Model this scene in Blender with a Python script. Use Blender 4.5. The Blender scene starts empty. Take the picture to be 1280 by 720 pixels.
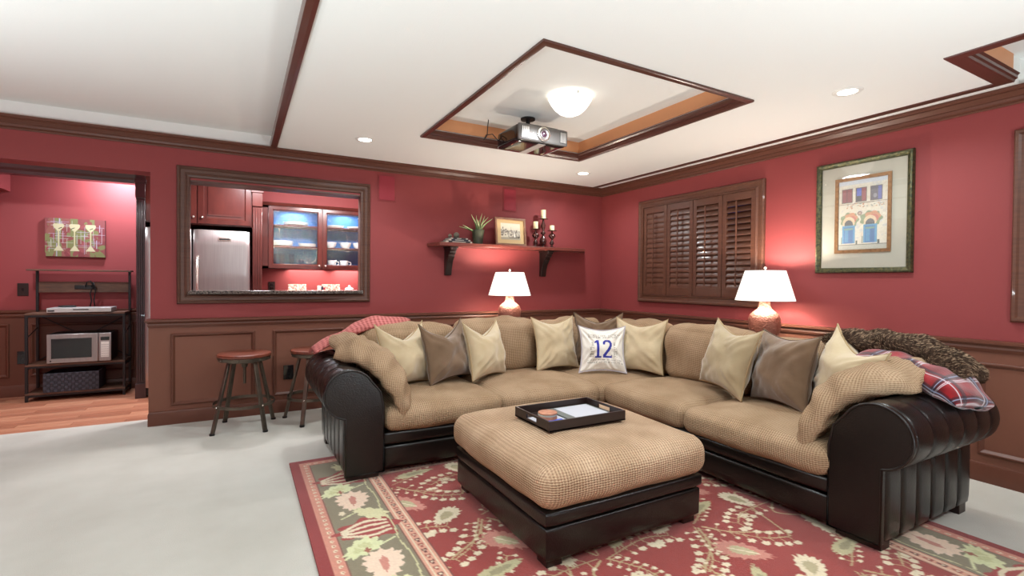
import bpy, bmesh, math, random
import numpy as np
from mathutils import Vector, Matrix, noise
random.seed(7)
rng = np.random.RandomState(5)
C = bpy.context.scene.collection
PI = math.pi
R_ = math.radians

# ------------------------------------------------------------------ camera
cam_d = bpy.data.cameras.new('camera'); cam = bpy.data.objects.new('camera', cam_d); C.objects.link(cam)
cam_d.sensor_width = 36; cam_d.lens = 615.99 / 1280 * 36; cam_d.clip_start = .05
_R = Vector((0.87477251, -0.48445224, 0.0088932)); _U = Vector((-0.00117343, 0.01623594, 0.9998675)); _F = Vector((0.48453244, 0.87466703, -0.01363429))
M4 = Matrix((( _R.x, _U.x, -_F.x, -4.0541), (_R.y, _U.y, -_F.y, -4.9669), (_R.z, _U.z, -_F.z, 1.2166), (0, 0, 0, 1)))
cam.matrix_world = M4
bpy.context.scene.camera = cam

# ------------------------------------------------------------------ world, exposure, lights
def lin(c):
    c = c / 255.0
    return c / 12.92 if c <= .04045 else ((c + .055) / 1.055) ** 2.4
def S(r, g, b): return (lin(r), lin(g), lin(b), 1.0)
w = bpy.data.worlds.new('world'); bpy.context.scene.world = w; w.use_nodes = True
w.node_tree.nodes['Background'].inputs[0].default_value = (.55, .6, .75, 1)
w.node_tree.nodes['Background'].inputs[1].default_value = .25
vs = bpy.context.scene.view_settings
vs.view_transform = 'Standard'; vs.look = 'None'; vs.gamma = 1; vs.exposure = 0.68; vs.use_curve_mapping = False

CAN_W, DOME_W, BOUNCE_W, KITCH_W, SHADE_W = 7.2, 7.0, 64.0, 24.0, 22.0
def area(name, loc, rot, size, watts, col=(1, .93, .85), spread=PI, shape='DISK'):
    l = bpy.data.lights.new(name, 'AREA'); l.shape = shape; l.size = size; l.energy = watts; l.color = col; l.spread = spread
    o = bpy.data.objects.new(name, l); o.location = loc; o.rotation_euler = rot; C.objects.link(o); return o
def point(name, loc, watts, col=(1, .9, .78), r=.03):
    l = bpy.data.lights.new(name, 'POINT'); l.energy = watts; l.color = col; l.shadow_soft_size = r
    o = bpy.data.objects.new(name, l); o.location = loc; C.objects.link(o); return o
# added fill lights out of view, aimed up like a bounced flash
area('bounce_fill', (-5.3, -4.4, .5), (PI, 0, 0), .8, BOUNCE_W * .9, (.8, .95, 1))
area('left_ceiling_fill', (-6.4, -2.1, 1.1), (R_(208), 0, 0), .35, 30, (.88, .97, 1))  # no known lamp here, added to brighten the left ceiling
area('bounce_fill', (-2.3, -5.7, .5), (R_(168), 0, 0), .8, BOUNCE_W * .8, (.8, .95, 1))

# ------------------------------------------------------------------ materials
def new_mat(name):
    m = bpy.data.materials.new(name); m.use_nodes = True
    return m, m.node_tree, m.node_tree.nodes['Principled BSDF']
def mat(name, c, rough=.5, metal=0, c2=None, scale=8, mix=.5, bump=0, bscale=60, stretch=(1, 1, 1), kind='noise', coat=0, sheen=0, spec=.5, bdist=.01, aniso_detail=4):
    m, nt, b = new_mat(name)
    b.inputs['Base Color'].default_value = c; b.inputs['Roughness'].default_value = rough; b.inputs['Metallic'].default_value = metal
    b.inputs['Coat Weight'].default_value = coat; b.inputs['Sheen Weight'].default_value = sheen; b.inputs['Specular IOR Level'].default_value = spec
    tc = nt.nodes.new('ShaderNodeTexCoord'); mp = nt.nodes.new('ShaderNodeMapping'); mp.inputs['Scale'].default_value = stretch
    nt.links.new(tc.outputs['Object'], mp.inputs[0])
    if c2:
        n = nt.nodes.new('ShaderNodeTexNoise'); n.inputs['Scale'].default_value = scale; n.inputs['Detail'].default_value = aniso_detail
        nt.links.new(mp.outputs[0], n.inputs['Vector'])
        r = nt.nodes.new('ShaderNodeValToRGB'); r.color_ramp.elements[0].position = .5 - mix / 2; r.color_ramp.elements[1].position = .5 + mix / 2
        r.color_ramp.elements[0].color = c; r.color_ramp.elements[1].color = c2
        nt.links.new(n.outputs['Fac'], r.inputs[0]); nt.links.new(r.outputs[0], b.inputs['Base Color'])
    if bump:
        n = nt.nodes.new('ShaderNodeTexNoise' if kind == 'noise' else 'ShaderNodeTexVoronoi'); n.inputs['Scale'].default_value = bscale
        nt.links.new(mp.outputs[0], n.inputs['Vector'])
        bp = nt.nodes.new('ShaderNodeBump'); bp.inputs['Strength'].default_value = bump; bp.inputs['Distance'].default_value = bdist
        nt.links.new(n.outputs[0], bp.inputs['Height']); nt.links.new(bp.outputs[0], b.inputs['Normal'])
    return m
def weave(name, hi, lo, kx, ky, kz, strength=.9, dist=.006, rough=.9):
    """nubbly woven chenille: rows of little loops, darker in the gaps"""
    m, nt, b = new_mat(name); L = nt.links.new
    b.inputs['Roughness'].default_value = rough; b.inputs['Specular IOR Level'].default_value = .15
    tc = nt.nodes.new('ShaderNodeTexCoord')
    nz = nt.nodes.new('ShaderNodeTexNoise'); nz.inputs['Scale'].default_value = 14; L(tc.outputs['Object'], nz.inputs['Vector'])
    ad = nt.nodes.new('ShaderNodeVectorMath'); ad.operation = 'MULTIPLY_ADD'; ad.inputs[1].default_value = (.008, .008, .008)
    L(nz.outputs['Color'], ad.inputs[0]); L(tc.outputs['Object'], ad.inputs[2])
    mu = nt.nodes.new('ShaderNodeVectorMath'); mu.operation = 'MULTIPLY'; mu.inputs[1].default_value = (kx, ky, kz); L(ad.outputs[0], mu.inputs[0])
    sn = nt.nodes.new('ShaderNodeVectorMath'); sn.operation = 'SINE'; L(mu.outputs[0], sn.inputs[0])
    n2 = nt.nodes.new('ShaderNodeVectorMath'); n2.operation = 'MULTIPLY'; L(tc.outputs['Normal'], n2.inputs[0]); L(tc.outputs['Normal'], n2.inputs[1])
    n3 = nt.nodes.new('ShaderNodeVectorMath'); n3.operation = 'SUBTRACT'; n3.inputs[0].default_value = (1, 1, 1); L(n2.outputs[0], n3.inputs[1])
    n4 = nt.nodes.new('ShaderNodeVectorMath'); n4.operation = 'MULTIPLY'; L(n3.outputs[0], n4.inputs[0]); L(n3.outputs[0], n4.inputs[1])
    dt = nt.nodes.new('ShaderNodeVectorMath'); dt.operation = 'DOT_PRODUCT'; L(n4.outputs[0], dt.inputs[1]); L(sn.outputs[0], dt.inputs[0])
    mr = nt.nodes.new('ShaderNodeMapRange'); mr.inputs['From Min'].default_value = -2; mr.inputs['From Max'].default_value = 1.8; L(dt.outputs['Value'], mr.inputs['Value'])
    fn = nt.nodes.new('ShaderNodeTexNoise'); fn.inputs['Scale'].default_value = 220; L(tc.outputs['Object'], fn.inputs['Vector'])
    sm = nt.nodes.new('ShaderNodeMath'); sm.operation = 'MULTIPLY_ADD'; sm.inputs[1].default_value = .5; L(fn.outputs['Fac'], sm.inputs[0]); L(mr.outputs[0], sm.inputs[2])
    r = nt.nodes.new('ShaderNodeValToRGB'); r.color_ramp.elements[0].position = .25; r.color_ramp.elements[1].position = 1.0
    r.color_ramp.elements[0].color = lo; r.color_ramp.elements[1].color = hi; L(sm.outputs[0], r.inputs[0])
    n = nt.nodes.new('ShaderNodeTexNoise'); n.inputs['Scale'].default_value = 5; L(tc.outputs['Object'], n.inputs['Vector'])
    mx = nt.nodes.new('ShaderNodeMix'); mx.data_type = 'RGBA'; mx.blend_type = 'MULTIPLY'
    r2 = nt.nodes.new('ShaderNodeValToRGB'); r2.color_ramp.elements[0].position = .35; r2.color_ramp.elements[1].position = .65
    r2.color_ramp.elements[0].color = (.82, .79, .75, 1); r2.color_ramp.elements[1].color = (1, 1, 1, 1)
    L(n.outputs['Fac'], r2.inputs[0]); mx.inputs[0].default_value = 1
    L(r.outputs[0], mx.inputs[6]); L(r2.outputs[0], mx.inputs[7]); L(mx.outputs[2], b.inputs['Base Color'])
    bp = nt.nodes.new('ShaderNodeBump'); bp.inputs['Strength'].default_value = strength; bp.inputs['Distance'].default_value = dist
    L(sm.outputs[0], bp.inputs['Height']); L(bp.outputs[0], b.inputs['Normal'])
    return m
def emit(name, c, s):
    m, nt, b = new_mat(name); b.inputs['Base Color'].default_value = c
    b.inputs['Emission Color'].default_value = c; b.inputs['Emission Strength'].default_value = s; return m
def glass(name, tint=(1, 1, 1, 1), gloss_col=(1, 1, 1, 1), rough=.02, bump=0, frac=None):
    m = bpy.data.materials.new(name); m.use_nodes = True; nt = m.node_tree; nt.nodes.clear()
    o = nt.nodes.new('ShaderNodeOutputMaterial'); t = nt.nodes.new('ShaderNodeBsdfTransparent'); g = nt.nodes.new('ShaderNodeBsdfGlossy'); mx = nt.nodes.new('ShaderNodeMixShader')
    t.inputs[0].default_value = tint; g.inputs['Roughness'].default_value = rough; g.inputs[0].default_value = gloss_col
    f = nt.nodes.new('ShaderNodeFresnel'); f.inputs[0].default_value = 1.5
    ge = nt.nodes.new('ShaderNodeNewGeometry'); sb = nt.nodes.new('ShaderNodeMath'); sb.operation = 'SUBTRACT'; sb.inputs[0].default_value = 1; sb.use_clamp = True
    ml = nt.nodes.new('ShaderNodeMath'); ml.operation = 'MULTIPLY'
    nt.links.new(ge.outputs['Backfacing'], sb.inputs[1]); nt.links.new(sb.outputs[0], ml.inputs[0]); nt.links.new(f.outputs[0], ml.inputs[1]); nt.links.new(ml.outputs[0], mx.inputs[0])
    nt.links.new(t.outputs[0], mx.inputs[1]); nt.links.new(g.outputs[0], mx.inputs[2]); nt.links.new(mx.outputs[0], o.inputs[0])
    if bump:
        n = nt.nodes.new('ShaderNodeTexVoronoi'); n.inputs['Scale'].default_value = 90
        bp = nt.nodes.new('ShaderNodeBump'); bp.inputs['Strength'].default_value = bump; bp.inputs['Distance'].default_value = .01
        tc = nt.nodes.new('ShaderNodeTexCoord'); nt.links.new(tc.outputs['Object'], n.inputs['Vector'])
        nt.links.new(n.outputs['Distance'], bp.inputs['Height']); nt.links.new(bp.outputs[0], g.inputs['Normal']); nt.links.new(bp.outputs[0], f.inputs['Normal'])
    return m
def printed(name, rough=.8, bump=0, bscale=300, sheen=0, coat=0):
    m, nt, b = new_mat(name); a = nt.nodes.new('ShaderNodeAttribute'); a.attribute_name = 'Col'
    nt.links.new(a.outputs['Color'], b.inputs['Base Color']); b.inputs['Roughness'].default_value = rough
    b.inputs['Specular IOR Level'].default_value = .25; b.inputs['Sheen Weight'].default_value = sheen; b.inputs['Coat Weight'].default_value = coat
    if bump:
        n = nt.nodes.new('ShaderNodeTexNoise'); n.inputs['Scale'].default_value = bscale
        tc = nt.nodes.new('ShaderNodeTexCoord'); nt.links.new(tc.outputs['Object'], n.inputs['Vector'])
        bp = nt.nodes.new('ShaderNodeBump'); bp.inputs['Strength'].default_value = bump; bp.inputs['Distance'].default_value = .004
        nt.links.new(n.outputs[0], bp.inputs['Height']); nt.links.new(bp.outputs[0], b.inputs['Normal'])
    return m
M = {}
M['red'] = mat('red_wall_paint', S(141, 61, 61), .62, bump=.05, bscale=160, spec=.35)
M['brown'] = mat('brown_satin_paint', S(98, 58, 44), .4, spec=.4)
M['wainscot'] = mat('brown_wainscot_paint', S(120, 76, 60), .5, spec=.35, bump=.03, bscale=200)
M['wood_trim'] = mat('dark_stained_trim', S(74, 44, 34), .42, c2=S(92, 60, 46), scale=6, stretch=(1, 1, 12))
M['tray_trim'] = mat('tray_trim_stain', S(84, 46, 36), .3, coat=.2)
M['shutter'] = mat('shutter_wood', S(84, 50, 38), .4, c2=S(102, 64, 47), scale=5, stretch=(1, 2, 14), coat=.1)
M['ceil'] = mat('ceiling_paint', S(240, 240, 236), .85, bump=.12, bscale=120, bdist=.004)
M['orange'] = mat('copper_cove_paint', S(214, 150, 104), .5)
M['carpet'] = mat('beige_carpet', S(196, 193, 184), .95, c2=S(176, 172, 162), scale=2.2, bump=.5, bscale=420, sheen=.2, spec=.1, bdist=.006)
M['plank'] = [mat('oak_plank_%s' % n, S(*c), .35, c2=S(*d), scale=7, stretch=(1.2, 14, 1)) for n, c, d in (('pale', (196, 140, 110), (172, 112, 84)), ('mid', (184, 124, 96), (160, 100, 74)), ('deep', (170, 110, 84), (146, 90, 66)))]
M['leather'] = mat('dark_brown_leather', S(22, 17, 15), .28, c2=S(16, 12, 11), scale=9, bump=.18, bscale=140, kind='voronoi', bdist=.003, spec=.45)
M['piping'] = mat('black_piping', S(20, 15, 13), .4)
M['chenille'] = weave('tan_chenille', S(184, 157, 128), S(124, 97, 72), 520, 520, 640, .9, .004)
M['chenille_big'] = weave('tan_basket_chenille', S(208, 178, 148), S(134, 103, 80), 420, 620, 620, 1.0, .005)
M['suede'] = mat('cream_suede', S(202, 184, 152), .9, c2=S(184, 164, 130), scale=7, bump=.12, bscale=40, sheen=.5, spec=.15)
M['suede_piping'] = mat('cream_cord', S(168, 144, 108), .9)
M['taupe'] = mat('taupe_suede', S(128, 104, 82), .9, c2=S(108, 86, 66), scale=7, bump=.12, bscale=40, sheen=.5, spec=.15)
M['taupe_piping'] = mat('taupe_cord', S(96, 76, 58), .9)
M['sage'] = mat('putty_suede', S(180, 162, 130), .9, c2=S(160, 142, 110), scale=7, bump=.12, bscale=40, sheen=.5, spec=.15)
M['pinkb'] = weave('pink_quilt', S(206, 126, 122), S(140, 64, 62), 210, 210, 210, .8, .006)
M['fur'] = mat('brown_faux_fur', S(112, 88, 70), .85, c2=S(54, 38, 30), scale=34, stretch=(1, 3.5, 1), bump=1.0, bscale=150, bdist=.015, spec=.2)
M['fur2'] = mat('pale_fur_tips', S(160, 132, 106), .8, spec=.2)
M['steel'] = mat('brushed_steel', S(176, 170, 168), .34, .85, c2=S(160, 154, 152), scale=3, stretch=(40, 40, 1))
M['silver'] = mat('silver_plastic', S(190, 188, 184), .35, .4)
M['bezel'] = mat('graphite_bezel', S(104, 102, 100), .35, .3)
M['chrome'] = mat('polished_nickel', S(220, 215, 205), .2, .9)
M['gunmetal'] = mat('aged_gunmetal', S(110, 100, 88), .38, .8, c2=S(84, 76, 68), scale=12)
M['blackm'] = mat('black_powder_metal', S(34, 31, 32), .45, .3)
M['black'] = mat('black_plastic', S(18, 18, 20), .4)
M['gloss'] = mat('gloss_black', S(20, 19, 22), .12, coat=.5)
M['rustic'] = mat('rustic_board', S(112, 76, 56), .55, c2=S(70, 46, 36), scale=6, stretch=(2, 14, 14), bump=.2, bscale=40)
M['seatwood'] = mat('red_brown_seat_wood', S(126, 62, 42), .32, c2=S(92, 40, 26), scale=6, stretch=(14, 2, 1), coat=.3)
M['cherry'] = mat('cherry_cabinet', S(88, 40, 33), .28, c2=S(64, 27, 24), scale=4, stretch=(3, 3, 1), coat=.4)
M['cherryd'] = mat('dark_cherry_pilaster', S(50, 22, 24), .3, coat=.3)
M['granite'] = mat('black_granite', S(34, 30, 28), .15, c2=S(120, 112, 104), scale=90, mix=.25, coat=.4)
M['blue'] = mat('blue_cabinet_back', S(34, 92, 150), .6)
M['white'] = mat('white_china', S(240, 238, 232), .2, coat=.3)
M['copper'] = mat('hammered_copper_ceramic', S(168, 110, 94), .3, .35, c2=S(138, 84, 70), scale=30, bump=.5, bscale=70, kind='voronoi', coat=.3)
M['shade'] = emit('glowing_lamp_shade', (1, .97, .9, 1), .46)
M['canlens'] = emit('lit_can_lens', (1, .95, .88, 1), 9)
M['dome'] = emit('lit_frosted_dome', (1, .97, .9, 1), 1.1)
M['whitep'] = mat('white_trim_ring', S(236, 234, 228), .5)
M['redp'] = mat('red_speaker_grille', S(150, 40, 54), .6, bump=.3, bscale=500)
M['shelfw'] = mat('mahogany_shelf', S(116, 58, 48), .3, c2=S(92, 42, 36), scale=5, stretch=(1, 12, 12), coat=.3)
M['espresso'] = mat('espresso_wood', S(44, 28, 24), .35, c2=S(34, 22, 19), scale=6, stretch=(2, 12, 12))
M['wax'] = mat('ivory_wax', S(238, 228, 184), .5); M['wax'].node_tree.nodes['Principled BSDF'].inputs['Subsurface Weight'].default_value = .2
M['bronze'] = mat('oxblood_glaze', S(52, 24, 22), .14, .2, c2=S(90, 48, 42), scale=20, coat=.6)
M['potgreen'] = mat('olive_glazed_pot', S(74, 76, 58), .35, c2=S(54, 56, 44), scale=12, coat=.2)
M['leafd'] = mat('dark_green_leaf', S(70, 108, 56), .45)
M['leafl'] = mat('pale_leaf_edge', S(206, 214, 160), .45)
M['stone'] = mat('grey_stone_ball', S(120, 112, 98), .8, c2=S(90, 84, 72), scale=20, bump=.4, bscale=60)
M['page'] = mat('book_pages', S(214, 206, 190), .8)
M['bookn'] = mat('navy_book_cloth', S(34, 40, 56), .6)
M['bookg'] = mat('charcoal_book_cloth', S(52, 44, 46), .6)
M['goldf'] = mat('aged_gold_green_frame', S(92, 88, 56), .35, .5, c2=S(44, 50, 36), scale=60, mix=.3, bump=.4, bscale=90)
M['goldi'] = mat('bronze_fillet', S(150, 112, 76), .35, .4, c2=S(112, 82, 56), scale=50)
M['matc'] = mat('cream_mat_board', S(172, 168, 154), .85)
M['matt'] = mat('tan_mat_board', S(206, 176, 128), .85)
M['frame_o'] = mat('pale_walnut_frame', S(150, 108, 84), .4, c2=S(120, 82, 62), scale=20)
M['clear'] = glass('picture_glass')
M['seeded'] = glass('seeded_cabinet_glass', (.93, .95, .97, 1), rough=.08, bump=.5)
M['tumbler'] = glass('clear_tumbler_glass', (.85, .9, .95, 1))
M['night'] = mat('night_window_glass', S(26, 40, 96), .08)
M['deco'] = mat('mottled_print', S(214, 190, 170), .6, c2=S(130, 70, 60), scale=34, mix=.2)
M['woven'] = mat('black_woven_strap', S(40, 40, 48), .6)
M['woven2'] = mat('charcoal_woven_strap', S(58, 58, 68), .6)
M['cork'] = mat('cork_coaster', S(196, 140, 110), .7, c2=S(160, 100, 76), scale=30)
M['greyc'] = mat('grey_cover', S(104, 106, 100), .6)
M['paper'] = mat('white_paper', S(186, 186, 194), .6)
M['bluec'] = mat('blue_printed_card', S(28, 62, 180), .4, c2=S(70, 110, 210), scale=60, mix=.3)
M['sherpa'] = mat('cream_sherpa', S(226, 216, 200), .95, bump=.8, bscale=150)
M['grey_piping'] = mat('grey_flange', S(176, 168, 172), .9)
M['print'] = printed('printed_surface', .85, .15, 300)
M['rugp'] = printed('hand_tufted_wool', .97, .6, 380, .3)
M['clothp'] = printed('printed_fleece', .9, .3, 120, .4)

# ------------------------------------------------------------------ builders
def root_of(o):
    while o.parent: o = o.parent
    return o
def props(o, label=None, cat=None, group=None, kind=None):
    if label: o['label'] = label
    if cat: o['category'] = cat
    if group: o['group'] = group
    if kind: o['kind'] = kind
    return o
def thing(name, label, cat, loc=(0, 0, 0), group=None):
    o = bpy.data.objects.new(name, None); C.objects.link(o); o.location = loc; o.empty_display_size = .1
    return props(o, label, cat, group)
class MB:
    """collects geometry in world coordinates (or around the origin for things that are placed later)"""
    def __init__(s): s.v = []; s.f = []; s.col = None
    def add(s, vs, fs):
        n = len(s.v); s.v += [tuple(p) for p in vs]; s.f += [tuple(i + n for i in f) for f in fs]; return s
    def box(s, x0, x1, y0, y1, z0, z1):
        vs = [(x, y, z) for x in (x0, x1) for y in (y0, y1) for z in (z0, z1)]
        return s.add(vs, [(0, 1, 3, 2), (4, 6, 7, 5), (0, 4, 5, 1), (2, 3, 7, 6), (0, 2, 6, 4), (1, 5, 7, 3)])
    def cbox(s, c, d, rot=None):
        vs = [Vector((x * d[0] / 2, y * d[1] / 2, z * d[2] / 2)) for x in (-1, 1) for y in (-1, 1) for z in (-1, 1)]
        if rot is not None: vs = [rot @ v for v in vs]
        c = Vector(c)
        return s.add([v + c for v in vs], [(0, 1, 3, 2), (4, 6, 7, 5), (0, 4, 5, 1), (2, 3, 7, 6), (0, 2, 6, 4), (1, 5, 7, 3)])
    def lathe(s, c, prof, n=24, cap=True):
        vs = []; fs = []; m = len(prof)
        for i in range(n):
            a = 2 * PI * i / n
            for r, z in prof: vs.append((c[0] + r * math.cos(a), c[1] + r * math.sin(a), c[2] + z))
        for i in range(n):
            j = (i + 1) % n
            for k in range(m - 1): fs.append((i * m + k, j * m + k, j * m + k + 1, i * m + k + 1))
        if cap:
            if prof[0][0] > 1e-5: fs.append(tuple(i * m for i in reversed(range(n))))
            if prof[-1][0] > 1e-5: fs.append(tuple(i * m + m - 1 for i in range(n)))
        return s.add(vs, fs)
    def cyl(s, p0, p1, r0, r1=None, n=12): return s.tube([p0, p1], [r0, r0 if r1 is None else r1], n)
    def tube(s, pts, r, n=8, closed=False, flat=None):
        pts = [Vector(p) for p in pts]; m = len(pts)
        rs = r if isinstance(r, (list, tuple)) else [r] * m
        vs = []; fs = []; ref = None
        for i, p in enumerate(pts):
            a = pts[(i - 1) % m] if (closed or i > 0) else p; b = pts[(i + 1) % m] if (closed or i < m - 1) else p
            t = (b - a).normalized()
            if ref is None: ref = Vector((0, 0, 1)) if abs(t.z) < .9 else Vector((1, 0, 0))
            u = (ref - t * ref.dot(t)).normalized(); ref = u; q = t.cross(u)
            for k in range(n):
                an = 2 * PI * k / n; f2 = flat or 1
                vs.append(p + u * (rs[i] * math.cos(an)) + q * (rs[i] * f2 * math.sin(an)))
        for i in range(m if closed else m - 1):
            j = (i + 1) % m
            for k in range(n): l = (k + 1) % n; fs.append((i * n + k, i * n + l, j * n + l, j * n + k))
        if not closed: fs.append(tuple(reversed(range(n)))); fs.append(tuple((m - 1) * n + k for k in range(n)))
        return s.add(vs, fs)
    def prism(s, poly, fn, a, b):
        """poly of 2D points, fn(u,v,w)->xyz, extruded w from a to b"""
        n = len(poly); vs = [fn(u, v, a) for u, v in poly] + [fn(u, v, b) for u, v in poly]
        fs = [tuple(reversed(range(n))), tuple(range(n, 2 * n))] + [(i, (i + 1) % n, n + (i + 1) % n, n + i) for i in range(n)]
        return s.add(vs, fs)
    def sweep(s, path, normal, prof, closed=False):
        """profile (a across the path, b along the normal) along a polyline in the plane of the normal, mitred"""
        P = [Vector(p) for p in path]; N = Vector(normal); m = len(P); k = len(prof); vs = []; fs = []
        for i, p in enumerate(P):
            d0 = (P[i] - P[i - 1]).normalized() if (closed or i > 0) else None
            d1 = (P[(i + 1) % m] - P[i]).normalized() if (closed or i < m - 1) else None
            if d0 is None: d0 = d1
            if d1 is None: d1 = d0
            a0 = N.cross(d0); a1 = N.cross(d1); t = a0 + a1; t.normalize(); t = t / max(.2, t.dot(a0))
            for a, b in prof: vs.append(p + t * a + N * b)
        for i in range(m if closed else m - 1):
            j = (i + 1) % m
            for q in range(k): l = (q + 1) % k; fs.append((i * k + q, j * k + q, j * k + l, i * k + l))
        if not closed: fs.append(tuple(range(k))); fs.append(tuple((m - 1) * k + q for q in reversed(range(k))))
        return s.add(vs, fs)
    def sphere(s, c, r, n=16, sx=1, sy=1, sz=1):
        prof = [(max(0, r * math.sin(PI * i / (n // 2))), -r * math.cos(PI * i / (n // 2)) * sz) for i in range(n // 2 + 1)]
        b = MB().lathe((0, 0, 0), prof, n, False)
        return s.add([(c[0] + x * sx, c[1] + y * sy, c[2] + z) for x, y, z in b.v], b.f)
    def rbox(s, lo, hi, r, n=10, puff=(0, 0, 0), sag=0, nz=0, seed=0, fs_=6.0):
        """soft upholstered block"""
        lo = Vector(lo); hi = Vector(hi); c = (lo + hi) / 2; h = (hi - lo) / 2; r = min(r, h.x, h.y, h.z)
        idx = {}; vs = []; fs = []
        def vid(i, j, k):
            key = (i, j, k)
            if key in idx: return idx[key]
            p = [math.copysign(abs(t) ** .8, t) if t else 0 for t in (2 * i / n - 1, 2 * j / n - 1, 2 * k / n - 1)]
            q = Vector([p[a] * h[a] for a in range(3)])
            inner = Vector([max(-(h[a] - r), min(h[a] - r, q[a])) for a in range(3)])
            d = q - inner
            if d.length > 1e-6: q = inner + d.normalized() * r
            for a in range(3):
                b1, b2 = (a + 1) % 3, (a + 2) % 3
                w_ = (1 - p[b1] ** 2) * (1 - p[b2] ** 2)
                q[a] += puff[a] * w_ * p[a]
            if nz:
                nn = noise.noise(Vector(q) * fs_ + Vector((seed * 3.1, seed, 0)))
                q += Vector((p[0], p[1], p[2])).normalized() * nn * nz
            vs.append(q + c); idx[key] = len(vs) - 1; return idx[key]
        for a in range(3):
            for side in (0, n):
                for i in range(n):
                    for j in range(n):
                        q = []
                        for di, dj in ((0, 0), (1, 0), (1, 1), (0, 1)):
                            t = [0, 0, 0]; t[a] = side; t[(a + 1) % 3] = i + di; t[(a + 2) % 3] = j + dj; q.append(vid(*t))
                        fs.append(tuple(q) if side else tuple(reversed(q)))
        return s.add(vs, fs)
    def build(s, name, m, parent=None, bevel=0, angle=35, origin=None, kind=None, smooth=True):
        me = bpy.data.meshes.new(name)
        if parent is not None: o0 = Vector(root_of(parent).location)
        elif origin is not None: o0 = Vector(origin)
        else:
            a = np.array(s.v); o0 = Vector(((a[:, 0].min() + a[:, 0].max()) / 2, (a[:, 1].min() + a[:, 1].max()) / 2, a[:, 2].min()))
        me.from_pydata([tuple(Vector(v) - o0) for v in s.v], [], s.f); me.validate()
        bm = bmesh.new(); bm.from_mesh(me); bmesh.ops.recalc_face_normals(bm, faces=bm.faces); bm.to_mesh(me); bm.free()
        if smooth:
            me.polygons.foreach_set('use_smooth', [True] * len(me.polygons))
            if angle < 180: me.set_sharp_from_angle(angle=R_(angle))
        me.materials.append(m)
        if s.col is not None and len(s.col) == len(me.vertices):
            at = me.color_attributes.new('Col', 'FLOAT_COLOR', 'POINT'); at.data.foreach_set('color', np.asarray(s.col, dtype=np.float32).ravel())
        o = bpy.data.objects.new(name, me); C.objects.link(o)
        if parent is not None: o.parent = parent
        else: o.location = o0
        if bevel:
            bv = o.modifiers.new('bevel', 'BEVEL'); bv.width = bevel; bv.segments = 2; bv.limit_method = 'ANGLE'; bv.angle_limit = R_(40)
        if kind: o['kind'] = kind
        return o
def kids(o): return [c for c in list(C.objects) if c.parent == o]
def copy_tree(o, parent=None):
    c = o.copy(); C.objects.link(c); c.parent = parent
    for ch in kids(o): copy_tree(ch, c)
    return c
def struct(o): o['kind'] = 'structure'; return o

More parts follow.
